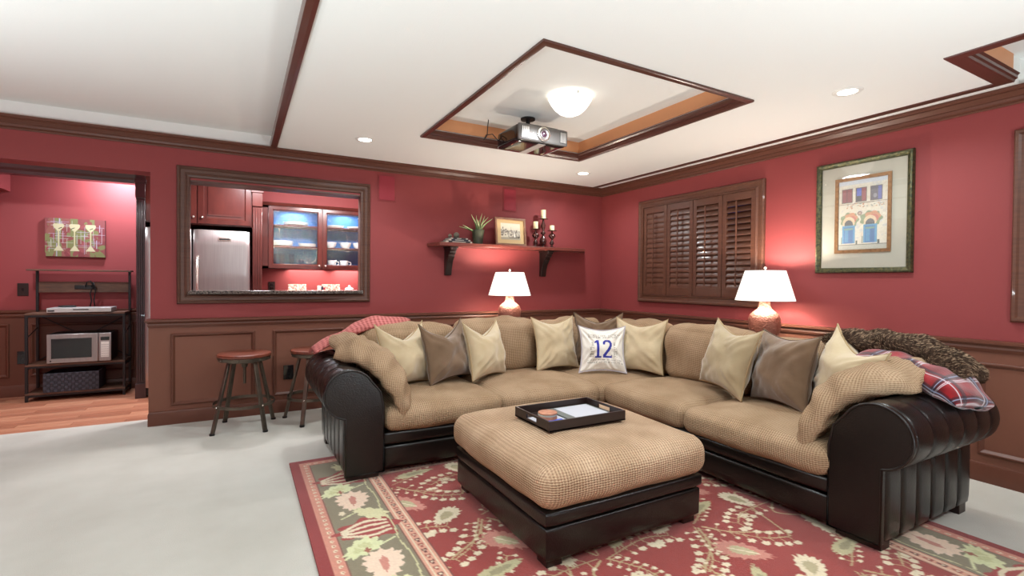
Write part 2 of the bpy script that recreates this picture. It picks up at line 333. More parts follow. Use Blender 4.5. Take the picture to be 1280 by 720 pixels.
# painter: a small raster canvas turned into a coloured mesh
class Canvas:
    def __init__(s, w, h, res, bg):
        s.w, s.h, s.res = w, h, res; s.nx = int(w / res) + 1; s.ny = int(h / res) + 1
        s.X, s.Y = np.meshgrid(np.linspace(0, w, s.nx), np.linspace(0, h, s.ny)); s.a = np.empty((s.ny, s.nx, 3)); s.a[:] = S(*bg)[:3]
    def win(s, x0, x1, y0, y1):
        i0 = max(0, int(x0 / s.res) - 1); i1 = min(s.nx, int(x1 / s.res) + 2); j0 = max(0, int(y0 / s.res) - 1); j1 = min(s.ny, int(y1 / s.res) + 2)
        return (slice(j0, max(j0, j1)), slice(i0, max(i0, i1)))
    def put(s, wn, mask, c): s.a[wn][mask] = S(*c)[:3]
    def rect(s, x0, x1, y0, y1, c):
        wn = s.win(x0, x1, y0, y1); X, Y = s.X[wn], s.Y[wn]; s.put(wn, (X >= x0) & (X <= x1) & (Y >= y0) & (Y <= y1), c)
    def ell(s, cx, cy, rx, ry, c, ang=0, lobes=0, amp=0, ph=0):
        m = max(rx, ry) * (1 + amp); wn = s.win(cx - m, cx + m, cy - m, cy + m); dx, dy = s.X[wn] - cx, s.Y[wn] - cy
        ca, sa = math.cos(ang), math.sin(ang); u = (dx * ca + dy * sa) / rx; v = (-dx * sa + dy * ca) / ry
        lim = 1 + (amp * np.cos(lobes * np.arctan2(v, u) + ph) if lobes else 0)
        s.put(wn, np.hypot(u, v) <= lim, c)
    def poly(s, pts, c):
        xs = [p[0] for p in pts]; ys = [p[1] for p in pts]; wn = s.win(min(xs), max(xs), min(ys), max(ys)); X, Y = s.X[wn], s.Y[wn]; ins = np.zeros(X.shape, bool)
        for i in range(len(pts)):
            x1, y1 = pts[i]; x2, y2 = pts[i - 1]
            if y1 == y2: continue
            ins ^= ((y1 > Y) != (y2 > Y)) & (X < (x2 - x1) * (Y - y1) / (y2 - y1) + x1)
        s.put(wn, ins, c)
    def line(s, pts, wd, c):
        for (x1, y1), (x2, y2) in zip(pts[:-1], pts[1:]):
            wn = s.win(min(x1, x2) - wd, max(x1, x2) + wd, min(y1, y2) - wd, max(y1, y2) + wd); X, Y = s.X[wn], s.Y[wn]
            L = (x2 - x1) ** 2 + (y2 - y1) ** 2 + 1e-12; t = np.clip(((X - x1) * (x2 - x1) + (Y - y1) * (y2 - y1)) / L, 0, 1)
            s.put(wn, np.hypot(X - x1 - t * (x2 - x1), Y - y1 - t * (y2 - y1)) <= wd / 2, c)
    def noise(s, amp, cells=60):
        g = rng.rand(s.ny, s.nx, 1); s.a *= 1 + amp * (g - .5)
    FONT = {'A': '0E11111F111111', 'B': '1E11111E11111E', 'C': '0E11101010110E', 'D': '1E11111111111E', 'E': '1F10101E10101F', 'F': '1F10101E101010', 'H': '1111111F111111', 'I': '0E04040404040E',
            'L': '1010101010101F', 'M': '111B1515111111', 'N': '11191513111111', 'O': '0E11111111110E', 'P': '1E11111E101010', 'Q': '0E11111115120D', 'R': '1E11111E141211', 'S': '0F10100E01011E', 'T': '1F040404040404',
            'U': '1111111111110E', 'V': '11111111110A04', 'W': '1111111515150A', 'Y': '11110A04040404', 'K': '11121418141211', 'G': '0E11101711110F', '0': '0E11131519110E', '1': '040C040404040E', '2': '0E11010204081F',
            '3': '1F02040201110E', '4': '02060A121F0202', '6': '0608101E11110E', '7': '1F010204080808', '.': '00000000000C0C', ' ': '00000000000000'}
    def text(s, x, y, str_, px, c, vert=False):
        for ch in str_:
            g = s.FONT.get(ch, s.FONT[' '])
            for r in range(7):
                b = int(g[2 * r:2 * r + 2], 16)
                for k in range(5):
                    if b >> (4 - k) & 1:
                        if vert: s.rect(x + (r) * px, x + (r + 1) * px, y - (0) + k * px, y + (k + 1) * px, c)
                        else: s.rect(x + k * px, x + (k + 1) * px, y + (6 - r) * px, y + (7 - r) * px, c)
            if vert: y += 6 * px
            else: x += 6 * px
    def mesh(s, fn):
        b = MB(); Xf, Yf = s.X.ravel(), s.Y.ravel(); b.v = [fn(x, y) for x, y in zip(Xf.tolist(), Yf.tolist())]
        nx = s.nx
        b.f = [(j * nx + i, j * nx + i + 1, (j + 1) * nx + i + 1, (j + 1) * nx + i) for j in range(s.ny - 1) for i in range(nx - 1)]
        b.col = np.concatenate([s.a.reshape(-1, 3), np.ones((s.nx * s.ny, 1))], 1); return b

def cr(p0, p1, p2, p3, t): return .5 * ((2 * p1) + (-p0 + p2) * t + (2 * p0 - 5 * p1 + 4 * p2 - p3) * t * t + (-p0 + 3 * p1 - 3 * p2 + p3) * t ** 3)
def spline(pts, n):
    P = [Vector(p) for p in pts]; m = len(P); out = []
    for i in range(n + 1):
        x = (m - 1) * i / n; k = min(int(x), m - 2); t = x - k
        g = lambda q: P[q] if 0 <= q < m else (P[0] * 2 - P[1] if q < 0 else P[-1] * 2 - P[-2])
        out.append(cr(g(k - 1), g(k), g(k + 1), g(k + 2), t))
    return out
def netpad(net, thick, nu=28, nv=28, edge=.5, nz=0, fr=8, seed=0, wr=0, wrn=6, colfn=None):
    """a thick soft pad over a control net (rows of xyz)"""
    rows = [spline(r, nv) for r in net]
    G = [[None] * (nv + 1) for _ in range(nu + 1)]
    for j in range(nv + 1):
        col = spline([r[j] for r in rows], nu)
        for i in range(nu + 1): G[i][j] = col[i]
    b = MB(); top = {}; bot = {}; cols = []
    for side in (1, -1):
        for i in range(nu + 1):
            for j in range(nv + 1):
                rim = i in (0, nu) or j in (0, nv)
                if side == -1 and rim: bot[i, j] = top[i, j]; continue
                du = G[min(i + 1, nu)][j] - G[max(i - 1, 0)][j]; dv = G[i][min(j + 1, nv)] - G[i][max(j - 1, 0)]
                n = du.cross(dv); n = n.normalized() if n.length > 1e-9 else Vector((0, 0, 1))
                u = 2 * i / nu - 1; v = 2 * j / nv - 1
                pr = max(0, (1 - abs(u) ** 3.2) * (1 - abs(v) ** 3.2)) ** edge
                h = thick / 2 * pr
                p = G[i][j] + n * h * side
                if nz: p += n * nz * noise.noise(G[i][j] * fr + Vector((seed, seed * 2.3, side))) * pr
                if wr: p += n * wr * pr * math.sin(u * wrn + 2.2 * noise.noise(G[i][j] * 5 + Vector((seed, 0, 0))) + v * 1.3) * (.4 + .6 * abs(v))
                b.v.append(tuple(p)); (top if side == 1 else bot)[i, j] = len(b.v) - 1
                if colfn: cols.append(colfn((u + 1) / 2, (v + 1) / 2, side))
        T = top if side == 1 else bot
        for i in range(nu):
            for j in range(nv):
                q = (T[i, j], T[i + 1, j], T[i + 1, j + 1], T[i, j + 1]); b.f.append(q if side == 1 else tuple(reversed(q)))
    if colfn: b.col = np.array(cols)
    return b
def frame_on(b, plane, at, u0, u1, z0, z1, prof, nrm=1):
    """mitred frame on a wall: plane 'y' (u = x) or 'x' (u = y); prof = (inwards, out of the wall)"""
    if plane == 'y': P = [(u0, at, z0), (u1, at, z0), (u1, at, z1), (u0, at, z1)]; N = (0, -1, 0)
    else: P = [(at, u0, z0), (at, u1, z0), (at, u1, z1), (at, u0, z1)]; N = (-1, 0, 0)
    N = Vector(N); d = (Vector(P[1]) - Vector(P[0])).normalized(); inw = N.cross(d)
    if inw.z < 0: P = P[::-1]; P = P[-1:] + P[:-1]
    # make sure "across" points inwards
    d = (Vector(P[1]) - Vector(P[0])).normalized(); cen = sum((Vector(p) for p in P), Vector()) / 4
    if N.cross(d).dot(cen - Vector(P[0])) < 0: P = P[::-1]
    return b.sweep(P, N, prof, True)

# ------------------------------------------------------------------ room shell
ZC, ZU = 2.40, 2.56
b = MB(); b.box(-7.2, 0.25, -7.4, 0.24, -.12, 0); carpet = struct(b.build('floor', M['carpet']))
b = MB(); b.box(-7.2, -2.4, .24, 2.0, -.14, -.02); wf = struct(b.build('floor', M['plank'][2]))
k = 0
for i in range(18):
    y = .24 + i * .09; x = -7.1 - (i * .37) % 1.1
    while x < -4.2:
        L = 1.1; x0, x1 = max(x, -7.15), min(x + L, -4.2)
        if x1 - x0 > .05:
            q = MB(); q.box(x0 + .0012, x1 - .0012, y + .0012, y + .0888, -.02, 0); q.build('plank', M['plank'][(i * 5 + k) % 3], wf, bevel=.0015); k += 1
        x += L
# wall_back with the pass-through and the wide opening
PX0, PX1, PZ0, PZ1 = -4.44, -2.98, 1.085, 2.05
b = MB()
b.box(-4.69, PX0, 0, .2, 0, 2.56); b.box(PX0, PX1, 0, .2, 0, PZ0); b.box(PX0, PX1, 0, .2, PZ1, 2.56); b.box(PX1, 0.1, 0, .2, 0, 2.56)
b.box(-7.2, -4.69, 0, .2, 2.083, 2.56)
struct(b.build('wall_back', M['red']))
# wall_right with two window holes
W1 = (-2.19, -.75, 1.06, 2.08); W2 = (-5.34, -3.90, 1.06, 2.08)
b = MB()
ys = [0.1, W1[1], W1[0], W2[1], W2[0], -7.4]
b.box(0, .2, ys[1], ys[0], 0, 2.56); b.box(0, .2, ys[3], ys[2], 0, 2.56); b.box(0, .2, ys[5], ys[4], 0, 2.56)
for w_ in (W1, W2): b.box(0, .2, w_[0], w_[1], 0, w_[2]); b.box(0, .2, w_[0], w_[1], w_[3], 2.56)
struct(b.build('wall_right', M['red']))
b = MB(); b.box(-7.3, .2, -7.5, -7.4, 0, 2.56); struct(b.build('wall_front', M['red']))
b = MB(); b.box(-7.3, -7.2, -7.4, .2, 0, 2.56); struct(b.build('wall_left', M['red']))
# nook and kitchen beyond
b = MB(); b.box(-7.3, -2.3, 1.84, 1.95, 0, 2.56); struct(b.build('wall_kitchen', M['red']))
b = MB(); b.box(-2.45, -2.35, .2, 1.84, 0, 2.56); struct(b.build('wall_kitchen_right', M['red']))
b = MB(); b.box(-6.75, -6.65, .2, 1.84, 0, 2.56); b.box(-6.65, -6.07, .9, 1.84, 2.075, 2.56); struct(b.build('wall_nook_left', M['red']))
# ceilings: upper skin and the dropped field around the trays
b = MB(); b.box(-7.3, .2, -7.5, 1.95, ZU, ZU + .08)
for x0, x1, y0, y1 in ((-3.76, -2.725, -7.4, 0), (-2.725, -1.185, -1.095, 0), (-2.725, -1.185, -7.4, -2.89), (-1.185, -.13, -3.85, 0), (-1.185, -.78, -7.4, -3.85)):
    b.box(x0, x1, y0, y1, ZC, ZU)
b.box(-.13, 0, -3.85, 0, ZC + .002, ZU); b.box(-7.2, -3.76, -7.4, 0, 2.505, ZU)
b.box(-6.65, -2.4, .2, 1.84, 2.42, ZU); b.box(-7.2, -3.76, -.012, 0, 2.38, ZU); b.box(-.012, 0, -7.4, 0, 2.38, ZU)
struct(b.build('ceiling', M['ceil'], origin=(-3, -3, ZC)))
# copper painted cove bands inside the trays
b = MB()
T1 = [(-2.725, -2.89), (-1.185, -2.89), (-1.185, -1.095), (-2.725, -1.095)]
cove = [(0, 0), (.006, 0), (.006, .102), (0, .102)]
b.sweep([(x, y, 2.46) for x, y in T1], (0, 0, 1), cove, True)
b.sweep([(-.78, -7.4, 2.46), (-.78, -3.85, 2.46), (-.13, -3.85, 2.46)][::-1], (0, 0, 1), cove)
b.sweep([(-3.76, -.02, 2.46), (-3.76, -7.4, 2.46)][::-1], (0, 0, 1), cove)
struct(b.build('trim_1', M['orange']))
# tray mouldings
casing = [(-.035, 0), (-.035, -.012), (-.028, -.016), (-.004, -.018), (.004, -.012), (.012, .004), (.020, .006), (.024, .02), (.034, .03), (.034, .042), (.0, .05), (0, 0)]
b = MB(); b.sweep([(x, y, ZC) for x, y in T1], (0, 0, 1), casing, True); struct(b.build('trim_2', M['tray_trim'], angle=25))
b = MB(); b.sweep([(-.13, 0, ZC), (-.13, -3.85, ZC), (-.78, -3.85, ZC), (-.78, -7.4, ZC)], (0, 0, 1), [(0, 0), (0, -.005), (-.03, -.009), (-.06, -.007), (-.062, 0)]); struct(b.build('trim_3', M['tray_trim'], angle=25))
b = MB(); b.sweep([(-.13, -3.85, ZC), (-.78, -3.85, ZC), (-.78, -7.4, ZC)], (0, 0, 1), [(0, -.005), (.012, -.004), (.016, .008), (.026, .014), (.026, .03), (.036, .04), (0, .07)]); struct(b.build('trim_4', M['tray_trim'], angle=25))
b = MB(); b.sweep([(-3.76, -7.4, ZC), (-3.76, -.09, ZC)], (0, 0, 1), [(0, 0), (0, -.016), (.02, -.022), (.05, -.016), (.055, 0), (.055, .03), (0, .06)]); struct(b.build('trim_5', M['tray_trim'], angle=25))
# crown, chair rail, baseboard
crown = [(0, -.10), (.006, -.10), (.010, -.092), (.008, -.084), (.018, -.078), (.022, -.062), (.020, -.056), (.032, -.042), (.046, -.030), (.044, -.024), (.056, -.016), (.056, 0), (0, 0)]
b = MB(); b.sweep([(-7.2, 0, ZC), (0, 0, ZC), (0, -7.4, ZC)][::-1], (0, 0, 1), crown); struct(b.build('trim_6', M['brown'], angle=20))
rail = [(0, 0), (.012, 0), (.018, .018), (.014, .03), (.022, .04), (.034, .048), (.034, .062), (.02, .068), (0, .07)]
base = [(0, 0), (.016, 0), (.016, .095), (.01, .112), (0, .118)]
for nm, z, pr in (('trim_7', .81, rail), ('baseboard_back', 0, base)):
    b = MB(); b.sweep([(-4.69, .2, z), (-4.69, -.012, z), (-.012, -.012, z), (-.012, -7.4, z)][::-1], (0, 0, 1), pr)
    struct(b.build(nm, M['brown'], angle=20))
# wainscot boards
b = MB(); b.box(-4.702, 0, -.012, 0, 0, .84); b.box(-4.702, -4.69, 0, .2, 0, .84); struct(b.build('trim_8', M['wainscot']))
b = MB(); b.box(-.012, 0, -7.4, -.012, 0, .84); struct(b.build('trim_9', M['wainscot']))
pm = [(0, 0), (0, .01), (.006, .016), (.014, .016), (.024, .006), (.03, 0)]
b = MB()
pa = [(-4.55, -3.93), (-3.785, -3.165), (-3.02, -2.4), (-2.255, -1.635), (-1.49, -.87), (-.72, -.12)]
pb_ = [(-.12, -.85), (-1.0, -1.73), (-1.88, -2.65), (-2.8, -3.55), (-3.70, -4.43), (-4.58, -5.3)]
nt_ = 10
for q in pa:
    b = MB(); frame_on(b, 'y', -.012, q[0], q[1], .155, .755, pm); struct(b.build('trim_%d' % nt_, M['brown'], angle=25)); nt_ += 1
for q in pb_:
    b = MB(); frame_on(b, 'x', -.012, q[1], q[0], .17, .74, pm); struct(b.build('trim_%d' % nt_, M['brown'], angle=25)); nt_ += 1
# nook wainscot, rail, base
b = MB(); b.box(-6.65, -4.95, 1.828, 1.84, 0, .84); b.sweep([(-6.65, 1.828, .81), (-4.95, 1.828, .81)][::-1], (0, 0, 1), rail); b.sweep([(-6.65, 1.828, 0), (-4.95, 1.828, 0)][::-1], (0, 0, 1), base)
frame_on(b, 'y', 1.828, -5.92, -5.05, .2, .74, pm); frame_on(b, 'y', 1.828, -6.6, -6.08, .2, .74, pm)
struct(b.build('trim_%d' % nt_, M['brown'], angle=25)); nt_ += 1
# dark moulded header across the nook
b = MB(); b.sweep([(-6.6, 1.28, 2.17), (-4.82, 1.28, 2.17)][::-1], (0, 0, 1), [(0, 0), (.03, 0), (.04, .03), (.06, .05), (.075, .085), (.075, .1), (0, .1)]); b.box(-6.6, -4.82, 1.28, 1.36, 2.17, 2.42)
struct(b.build('trim_%d' % nt_, M['cherryd'], angle=20)); nt_ += 1
# pass-through casing and sill
cas = [(0, 0), (0, .016), (.006, .03), (.018, .034), (.03, .022), (.052, .02), (.066, .026), (.074, .018), (.088, .014), (.095, .006), (.095, 0)]
b = MB(); frame_on(b, 'y', 0, -4.51, -2.92, 1.002, 2.16, cas)
b.box(PX0 - .0, PX0 + .012, 0, .2, PZ0, PZ1 + .0); b.box(PX1 - .012, PX1, 0, .2, PZ0, PZ1); b.box(PX0, PX1, 0, .2, PZ1 - .012, PZ1)
struct(b.build('trim_%d' % nt_, M['wood_trim'], angle=20)); nt_ += 1
b = MB(); pts = [(PX0 + .012, .28), (PX1 - .012, .28), (PX1 - .012, -.035)]
for i in range(13):
    t = i / 12; x = PX1 - .012 + (PX0 - PX1 + .024) * t; pts.append((x, -.035 - .05 * math.sin(PI * t)))
b.prism(pts, lambda u, v, w_: (u, v, w_), PZ0, PZ0 + .028)
props(b.build('counter_ledge', M['granite'], bevel=.004), 'black speckled granite ledge in the pass-through opening, bowed front edge', 'countertop')

# ------------------------------------------------------------------ windows with plantation shutters
def shutter_window(num, y0, y1, z0, z1, tilts):
    """y0 > y1 (y0 nearer the back corner)"""
    wn = MB(); frame_on(wn, 'x', 0, y1, y0, z0, z1, [(0, 0), (0, .02), (.01, .036), (.024, .036), (.034, .024), (.06, .022), (.075, .03), (.082, .03), (.082, 0)])
    win = struct(wn.build('window_%d' % num, M['shutter'], angle=20))
    g = MB(); g.box(.12, .126, y1 + .06, y0 - .06, z0 + .06, z1 - .06); g.build('pane', M['night'], win)
    a0, a1 = y0 - .082, y1 + .082; w_ = (a0 - a1) / 4; zb, zt = z0 + .084, z1 - .084
    for p in range(4):
        ya, yb = a0 - p * w_ - .003, a0 - (p + 1) * w_ + .003
        s_ = MB(); st = .042; x0, x1 = -.022, .006
        s_.box(x0, x1, ya - st, ya, zb, zt); s_.box(x0, x1, yb, yb + st, zb, zt); s_.box(x0, x1, yb + st, ya - st, zt - .07, zt); s_.box(x0, x1, yb + st, ya - st, zb, zb + .085)
        pn = s_.build('shutter_panel', M['shutter'], win, bevel=.002)
        n = 15; lz0, lz1 = zb + .085, zt - .07; sp = (lz1 - lz0) / n
        for i in range(n):
            t = R_(tilts[p](i / (n - 1))); z = lz0 + sp * (i + .5); hw = .0335
            prof = []
            for k_ in range(10):
                an = 2 * PI * k_ / 10; prof.append((hw * math.cos(an), .0055 * math.sin(an)))
            l = MB(); ct, stt = math.cos(t), math.sin(t)
            l.prism(prof, lambda u, v, w2: (-.008 + v * stt - u * ct, w2, z - u * stt - v * ct if False else z - u * stt + v * ct), yb + st + .002, ya - st - .002)
            l.build('louver', M['shutter'], pn, angle=60)
        r = MB(); yc = (ya + yb) / 2; r.box(-.058, -.048, yc - .006, yc + .006, lz0 + .02, lz1 - .01); r.build('tilt_rod', M['shutter'], pn, bevel=.002)
    return win
shutter_window(1, -.69, -2.245, .998, 2.142, [lambda t: 78, lambda t: 74 - 3 * t, lambda t: 70 - 4 * t, lambda t: 66 - 10 * t])
shutter_window(2, -3.835, -5.39, .998, 2.142, [lambda t: 66, lambda t: 66, lambda t: 66, lambda t: 66])
for nm, w_ in (('outside_right', W1),): pass
b = MB(); b.box(.2, .24, -5.5, -.6, .9, 2.3); struct(b.build('wall_outside', M['black']))

# ------------------------------------------------------------------ kitchen beyond the pass-through
FX0, FX1, FZ = -4.885, -3.95, 1.735
fr = thing('refrigerator', 'stainless steel side-by-side refrigerator seen through the pass-through', 'refrigerator', (-4.42, 1.4, 0))
q = MB(); q.box(FX0, FX1, 1.2, 1.82, .02, FZ - .01); q.build('body', M['black'], fr, bevel=.004)
for n_, a, c, hx in (('door', FX0, -4.487, -4.525), ('door', -4.477, FX1, -4.435)):
    q = MB(); q.rbox((a, 1.15, .1), (c, 1.2, FZ), .018, 8); dr = q.build(n_, M['steel'], fr, angle=60)
    q = MB(); q.tube([(hx, 1.15, .75), (hx, 1.1, .8), (hx, 1.09, 1.1), (hx, 1.1, 1.4), (hx, 1.15, 1.45)], .013, 8); q.build('handle', M['chrome'], dr, angle=60)
q = MB(); q.box(-4.25, -4.13, 1.146, 1.151, 1.62, 1.655); q.build('badge', M['chrome'], fr, bevel=.002)
q = MB(); q.box(-4.24, -4.14, 1.144, 1.147, 1.63, 1.645); q.build('badge_plate', M['blackm'], fr)
# cabinet over the fridge
cb = thing('wall_cabinet', 'dark cherry cabinet with raised-panel doors above the refrigerator', 'cabinet', (-4.4, 1.5, 1.78))
q = MB(); q.box(-4.885, -3.93, 1.22, 1.84, 1.785, 2.42); q.build('body', M['cherry'], cb, bevel=.003)
for a, c, kx in ((-4.88, -4.445, -4.475), (-4.435, -3.94, -4.395)):
    q = MB(); frame_on(q, 'y', 1.22, a, c, 1.80, 2.40, [(0, 0), (0, .02), (.05, .022), (.062, .008), (.062, 0)]); q.box(a + .05, c - .05, 1.212, 1.22, 1.85, 2.35); q.box(a + .09, c - .09, 1.205, 1.215, 1.89, 2.31)
    d_ = q.build('door', M['cherry'], cb, angle=25)
    q = MB(); q.sphere((kx, 1.185, 1.865), .014, 12); q.build('knob', M['chrome'], d_, angle=180)
# fridge surround: fluted pilasters
def pilaster(x0, x1, label, m):
    t = thing('fluted_pilaster', label, 'pilaster', ((x0 + x1) / 2, 1.24, 0))
    q = MB(); q.box(x0, x1, 1.2, 1.84, 0, 2.42); q.build('side_panel', m, t, bevel=.002)
    q = MB(); n = 4; ww = (x1 - x0); 
    for i in range(n): xx = x0 + ww * (i + .5) / n; q.box(xx - ww * .08, xx + ww * .08, 1.188, 1.2, .17, 2.0)
    q.build('fluting', m, t, bevel=.002)
    q = MB(); q.box(x0 - .008, x1 + .008, 1.18, 1.2, 0, .15); q.build('plinth', m, t, bevel=.003)
    q = MB(); q.box(x0 - .004, x1 + .004, 1.18, 1.2, 2.02, 2.17); q.box(x0 - .014, x1 + .014, 1.17, 1.2, 2.17, 2.21); q.build('capital', m, t, bevel=.004)
pilaster(-4.96, -4.885, 'dark fluted wooden pilaster with block plinth left of the refrigerator', M['cherryd'])
pilaster(-3.925, -3.83, 'cherry fluted pilaster between refrigerator and glass cabinet', M['cherry'])
# glass cabinet
gc = thing('glass_cabinet', 'cherry wall cabinet with blue back and two seeded glass doors', 'cabinet', (-3.12, 1.65, 1.34))
q = MB(); x0, x1, y0, y1, z0, z1 = -3.82, -2.46, 1.52, 1.83, 1.345, 2.09
q.box(x0, x1, y1 - .012, y1, z0, z1); q.box(x0, x0 + .07, y0, y1 - .012, z0, z1); q.box(x1 - .03, x1, y0, y1, z0, z1); q.box(x0, x1, y0, y1, z0, z0 + .03); q.box(x0, x1, y0, y1, z1 - .03, z1); q.box(-3.17, -3.14, y0, y1 - .015, z0, z1)
q.build('body', M['cherry'], gc, bevel=.002)
q = MB(); q.box(x0 + .07, x1 - .03, y1 - .02, y1 - .012, z0 + .03, z1 - .03); q.build('back_panel', M['blue'], gc)
for zz in (1.60, 1.855): q = MB(); q.box(x0 + .07, x1 - .03, y0 + .03, y1 - .02, zz, zz + .018); q.build('shelf', M['cherry'], gc, bevel=.002)
for a, c, kx in ((-3.75, -3.16, -3.19), (-3.15, -2.56, -3.12)):
    q = MB(); frame_on(q, 'y', 1.52, a, c, 1.35, 2.085, [(0, 0), (0, .02), (.04, .022), (.052, .01), (.052, 0)]); d_ = q.build('door', M['cherry'], gc, angle=25)
    q = MB(); q.box(a + .045, c - .045, 1.508, 1.512, 1.40, 2.04); q.build('pane', M['seeded'], d_)
    q = MB(); q.sphere((kx, 1.485, 1.385), .014, 12); q.build('knob', M['chrome'], d_, angle=180)
q = MB(); q.sweep([(-3.83, 1.84, 2.085), (-3.83, 1.5, 2.085), (-2.46, 1.5, 2.085)][::-1], (0, 0, 1), [(0, 0), (.012, 0), (.03, .02), (.036, .036), (0, .036)]); q.build('cornice', M['cherry'], gc, angle=25)
area('cabinet_fill', (-3.45, 1.65, 2.05), (0, 0, 0), .3, 3.5, (.96, .98, 1)); area('cabinet_fill', (-2.85, 1.65, 2.05), (0, 0, 0), .3, 3.5, (.96, .98, 1))  # fill added inside the cabinet to brighten its blue back
area('under_cabinet_light', (-3.3, 1.7, 1.335), (0, 0, 0), .5, 5, (1, .85, .8)); area('under_cabinet_light', (-2.8, 1.7, 1.335), (0, 0, 0), .4, 4, (1, .85, .8))
area('kitchen_ceiling_light', (-3.1, .5, 2.40), (R_(35), 0, 0), .25, 40, (1, .97, .97))
area('kitchen_ceiling_light', (-3.9, .6, 2.40), (0, 0, 0), .25, KITCH_W, (.95, .96, 1))
area('nook_ceiling_light', (-5.15, 1.50, 2.40), (R_(20), 0, 0), .14, 19, (.8, .86, 1))
area('nook_ceiling_light', (-5.9, .6, 2.40), (0, 0, 0), .14, 14, (.85, .95, 1))
# crockery
def stack(x, y, z, r, n, h, label, cat, nm, grp):
    for i in range(n):
        q = MB(); q.lathe((x, y, z + i * h), [(r * .55, 0), (r * .6, .003), (r, .018), (r, .021), (r * .6, .008), (0, .006)], 20)
        props(q.build(nm, M['white'], angle=60), label[0] if i == n - 1 else label[1], cat, grp)
def plates(x, z, n, r, tag):
    for i in range(n):
        q = MB(); q.lathe((x, 1.66, z + i * .012), [(r * .55, 0), (r * .6, .003), (r, .014), (r, .017), (r * .6, .008), (0, .006)], 20)
        props(q.build('plate', M['white'], angle=60), (('top', 'second', 'third', 'fourth', 'fifth')[n - 1 - i] + ' white plate down of ') + tag, 'plate', 'plates in ' + tag)
plates(-3.60, 1.618, 5, .125, 'taller middle-shelf stack behind left door')
plates(-3.31, 1.618, 3, .105, 'shorter middle-shelf stack behind left door')
plates(-3.44, 1.873, 3, .14, 'low upper-shelf stack behind left door')
plates(-2.98, 1.873, 2, .1, 'left upper-shelf stack behind right door')
plates(-2.73, 1.873, 2, .1, 'right upper-shelf stack behind right door')
for x, lb in ((-3.03, 'left of three'), (-2.85, 'middle of three'), (-2.69, 'right of three')):
    q = MB(); q.lathe((x, 1.66, 1.618), [(.03, 0), (.035, .008), (.06, .03), (.072, .075), (.068, .075), (.055, .03), (0, .014)], 20)
    props(q.build('bowl', M['white'], angle=60), 'white bowl on the middle cabinet shelf behind right glass door, %s' % lb, 'bowl', 'white bowls on the middle cabinet shelf')
for i, (x, h) in enumerate(((-3.69, .15), (-3.6, .15), (-3.49, .15), (-3.38, .09), (-3.28, .09), (-3.21, .085))):
    q = MB(); q.lathe((x, 1.65, 1.376), [(.026, 0), (.028, .004), (.034, h), (.031, h), (.026, .01), (0, .008)], 16)
    props(q.build('drinking_glass', M['tumbler'], angle=60), ('tall' if h > .1 else 'short') + ' clear tumbler on cabinet bottom, %s from left' % ('first second third fourth fifth sixth'.split()[i]), 'glass', 'tumblers on the cabinet bottom')
for i, x in enumerate((-3.02, -2.87)):
    t = thing('mug', 'white mug on cabinet bottom behind right glass door, %s one' % ('left', 'right')[i], 'mug', (x, 1.64, 1.376), 'white mugs on the cabinet bottom')
    q = MB(); q.lathe((x, 1.64, 1.376), [(.04, 0), (.05, .01), (.052, .085), (.047, .085), (.045, .012), (0, .01)], 20); q.build('cup', M['white'], t, angle=60)
    q = MB(); q.tube([(x + .05, 1.62, 1.445), (x + .075, 1.61, 1.44), (x + .08, 1.61, 1.415), (x + .05, 1.62, 1.395)], .006, 6); q.build('handle', M['white'], t, angle=60)
q = MB(); q.box(-2.7, -2.58, 1.58, 1.7, 1.376, 1.39); props(q.build('saucer', M['white'], bevel=.003), 'flat white dish on cabinet bottom right of the mugs', 'dish')
# counter below with items
kc = thing('base_cabinet', 'dark counter cabinet below the glass-front cabinet in the kitchen', 'cabinet', (-3.13, 1.55, 0))
q = MB(); q.box(-3.82, -2.46, 1.25, 1.83, 0, .88); q.build('body', M['cherry'], kc, bevel=.003)
q = MB(); q.box(-3.82, -2.46, 1.22, 1.835, .88, .92); q.build('worktop', M['granite'], kc, bevel=.003)
for x, wd, lb in ((-3.42, .21, 'left'), (-3.02, .22, 'right')):
    q = MB(); q.cbox((x, 1.70, 1.04), (wd, .02, .235), Matrix.Rotation(R_(-8), 3, 'X')); props(q.build('decorative_tile', M['deco'], bevel=.003), 'mottled cream and red decorative tile leaning on kitchen backsplash, %s one' % lb, 'tile')
for i, c_ in enumerate(('page', 'bookn', 'redp')):
    q = MB(); q.box(-3.18 + i * .026, -3.157 + i * .026, 1.58, 1.75, .92, 1.14 - i * .01); props(q.build('cookbook', M[c_], bevel=.002), 'thin upright cookbook beside the right tile, %s spine' % ('cream', 'navy', 'red')[i], 'book', 'cookbooks on the kitchen counter')
t = thing('canister', 'white lidded canister right of the tiles on kitchen counter', 'canister', (-2.80, 1.66, .92))
q = MB(); q.lathe((-2.8, 1.66, .92), [(.05, 0), (.054, .01), (.054, .17), (0, .172)], 20); q.build('jar', M['white'], t, angle=40)
q = MB(); q.lathe((-2.8, 1.66, 1.09), [(.056, 0), (.056, .015), (.02, .03), (.012, .035), (.016, .05), (0, .056)], 20); q.build('lid', M['white'], t, angle=40)
q = MB(); q.lathe((-2.8, 1.66, 1.0), [(.0545, 0), (.0545, .07)], 20, False); 
q2 = MB(); q2.prism([(-.02, 0), (.02, 0), (.008, .06), (-.008, .06)], lambda u, v, w_: (-2.81 + u, 1.605 + w_, .99 + v), 0, .006); q2.build('emblem', M['blackm'], t)

